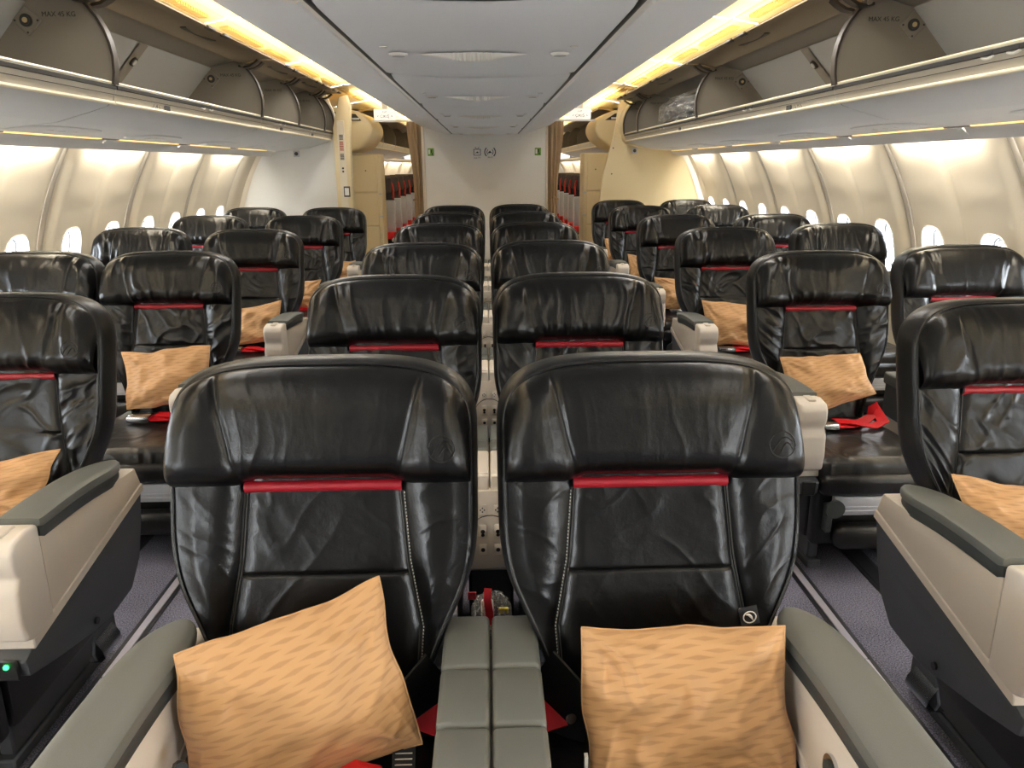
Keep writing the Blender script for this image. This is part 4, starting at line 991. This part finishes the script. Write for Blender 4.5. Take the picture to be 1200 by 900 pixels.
# ================================================================== PILLOWS
def pillow(c, th, seed, label, n=44, amp=1.0, pinch=.035, uvs=1.0, slump=.12):
    TL, TR, BR, BL = [np.array(p) for p in c]
    ctr = (TL+TR+BR+BL)/4; t = thing('pillow', label, 'pillow', (float(ctr[0]), float(ctr[1]), float(min(BL[2], BR[2]))), 'tan pillows')
    nrm = np.cross(TR-TL, BL-TL); nrm /= np.linalg.norm(nrm); nrm = -nrm if nrm[1] > 0 else nrm
    u = np.linspace(-1, 1, n)[None, :]; v = np.linspace(-1, 1, int(n*.8))[:, None]
    u = np.sin(u*PI/2)*.35+u*.65; v = np.sin(v*PI/2)*.35+v*.65
    # edges bow in between the ears
    uu = u*(1-pinch*(1-v*v)*np.abs(u)**2); vv_ = v*(1-pinch*1.3*(1-u*u)*np.abs(v)**2)
    e1 = .05*(vn(u*1.6+seed, 0*v+.5, seed+31)-.5)+.02*(vn(u*4+seed, 0*v+.5, seed+33)-.5); e2 = .05*(vn(v*1.6+seed, 0*u+.5, seed+35)-.5)
    uu = uu+e2*(1-v*v)*u**2*2; vv_ = vv_+e1*(1-u*u)*v**2*2*np.where(v < 0, 1.6, 1)
    a = (uu+1)/2; b_ = (vv_+1)/2
    P = ((1-a)*(1-b_))[..., None]*TL+(a*(1-b_))[..., None]*TR+(a*b_)[..., None]*BR+((1-a)*b_)[..., None]*BL
    thk = th*np.clip((1-u**2), 0, 1)**.62*np.clip((1-v**2), 0, 1)**.62*(1+slump*v)
    wp = vn(u*2+3, v*2, seed)
    # folds that run from the corners and along the seam
    fold = 0
    for cu, cv in ((-1, -1), (1, -1), (1, 1), (-1, 1)):
        d = np.hypot(u-cu, v-cv); an = np.arctan2(v-cv, u-cu)
        fold = fold+ridge(vn(an*5+wp*1.2, d*1.2+seed, seed+int(cu+2*cv)+5), 2.2)*np.exp(-(d/.75)**2)
    big = vn(u*2.2, v*2.2, seed+3)-.5; diag = ridge(vn((u+v*.7)*2.6+wp, (v-u*.7)*.9, seed+8), 2.5)
    m = (1-np.abs(u)**6)*(1-np.abs(v)**6)
    dz = amp*m*(.018*(fold-.4)+.026*big+.008*(diag-.3)+.010*(vn(u*5+wp*2, v*4, seed+41)-.5))
    F = P+nrm*(thk+dz)[..., None]; B = P-nrm*(thk*.8)[..., None]
    mb = MB().grid(F, flip=False); nf = len(mb.v); mb.grid(B, flip=True)
    uv = np.stack(np.broadcast_arrays((u+1)/2*uvs, (1-v)/2*uvs*.72), -1).reshape(-1, 2); mb.uv = np.concatenate([uv, uv])
    cover = mb.build('cover', PIL, t, ang=0)
    e = np.concatenate([P[0, :, :], P[1:, -1, :], P[-1, -2::-1, :], P[-2:0:-1, 0, :]])
    MB().tube([tuple(p) for p in e], .0018, 5, True).build('edge_seam', PIL, t)
    return t, TL, TR, BR, BL, nrm
pl = pillow([(-.532, 1.122, .722), (-.206, 1.245, .790), (-.128, 1.13, .525), (-.520, 1.075, .440)], .072, 2, 'large tan patterned pillow tilted on the left foreground seat', 90, 1.0, .03)
pr_ = pillow([(.158, 1.205, .702), (.510, 1.165, .722), (.524, 1.075, .44), (.158, 1.075, .435)], .070, 11, 'large tan patterned pillow upright on the right foreground seat', 90, 1.15, .02)
L_, R_ = 'left', 'right'
PT = [([(-1.62, 2.06, .68), (-1.222, 2.085, .735), (-1.29, 2.01, .565), (-1.63, 1.98, .50)], 'tan pillow on the seat cut off by the left frame edge'),
 ([(-1.582, 3.26, .742), (-1.205, 3.27, .764), (-1.215, 3.165, .535), (-1.545, 3.16, .515)], 'tan pillow on the left aisle seat, second row from the camera'),
 ([(-1.56, 4.50, .70), (-1.222, 4.523, .75), (-1.25, 4.424, .53), (-1.54, 4.41, .50)], 'tan pillow on the left aisle seat, third row from the camera'),
 ([(-1.60, 5.79, .66), (-1.26, 5.81, .690), (-1.30, 5.72, .498), (-1.60, 5.71, .48)], 'tan pillow on the left aisle seat, fourth row from the camera'),
 ([(-1.56, 7.0, .67), (-1.20, 7.01, .69), (-1.23, 6.92, .50), (-1.56, 6.91, .49)], 'tan pillow on the left aisle seat, fifth row from the camera'),
 ([(1.184, 1.804, .730), (1.52, 1.78, .675), (1.55, 1.69, .48), (1.235, 1.71, .52)], 'tan pillow on the seat cut off by the right frame edge'),
 ([(1.192, 3.037, .738), (1.528, 3.042, .748), (1.580, 2.97, .595), (1.22, 2.925, .490)], 'tan pillow on the right aisle seat, second row from the camera'),
 ([(1.231, 4.373, .748), (1.575, 4.36, .72), (1.56, 4.26, .495), (1.27, 4.27, .505)], 'tan pillow on the right aisle seat, third row from the camera'),
 ([(1.207, 5.577, .715), (1.55, 5.571, .70), (1.56, 5.47, .48), (1.25, 5.48, .50)], 'tan pillow on the right aisle seat, fourth row from the camera'),
 ([(1.258, 6.97, .73), (1.58, 6.96, .70), (1.58, 6.86, .49), (1.27, 6.87, .51)], 'tan pillow on the right aisle seat, fifth row from the camera'),
 ([(1.225, 8.17, .762), (1.56, 8.16, .74), (1.56, 8.06, .50), (1.226, 8.06, .51)], 'tan pillow on the right aisle seat, sixth row from the camera')]
for i, (c, l) in enumerate(PT): pillow(c, .052, 20+i*3, l, 44, 1.3, .04)
# woven tags sewn into the pillow seams
t = pr_[0]
c = Vector((.462, 1.222, .700))
tg = MB().ribbon([c+Vector((.010, .0, -.012)), c+Vector((.002, .005, .022))], .034, .002, (1, 0, .25)).build('woven_tag', TAG, t)
tp = c+Vector((.005, -.004, .006))
MB().tube([tp+Vector((.0115*math.cos(a), 0, .0115*math.sin(a))) for a in np.linspace(0, 2*PI, 20, endpoint=False)], .0012, 5, True).build('tag_emblem', WHI, tg)
MB().tube([tp+Vector((-.0078+.0156*f, 0, .0045-.0105*f+.0042*math.sin(f*PI*1.15))) for f in np.linspace(0, 1, 11)], [.0004+.0024*math.sin(PI*min(1, f*1.02))**1.4 for f in np.linspace(0, 1, 11)], 6).build('tag_emblem', WHI, tg)
MB().box(.152, .158, 1.082, 1.092, .495, .530).build('white_tag', WHI, t)
t = pl[0]
tg = MB().ribbon([(-.160, 1.128, .522), (-.160, 1.104, .492)], .040, .002, (1, .25, 0)).build('woven_tag', TAG, t)
for q in range(4): MB().box(-.175, -.145, 1.1005+.0058*q, 1.1025+.0058*q, .4945+.0068*q, .4958+.0068*q).build('tag_lettering', WHI, tg)
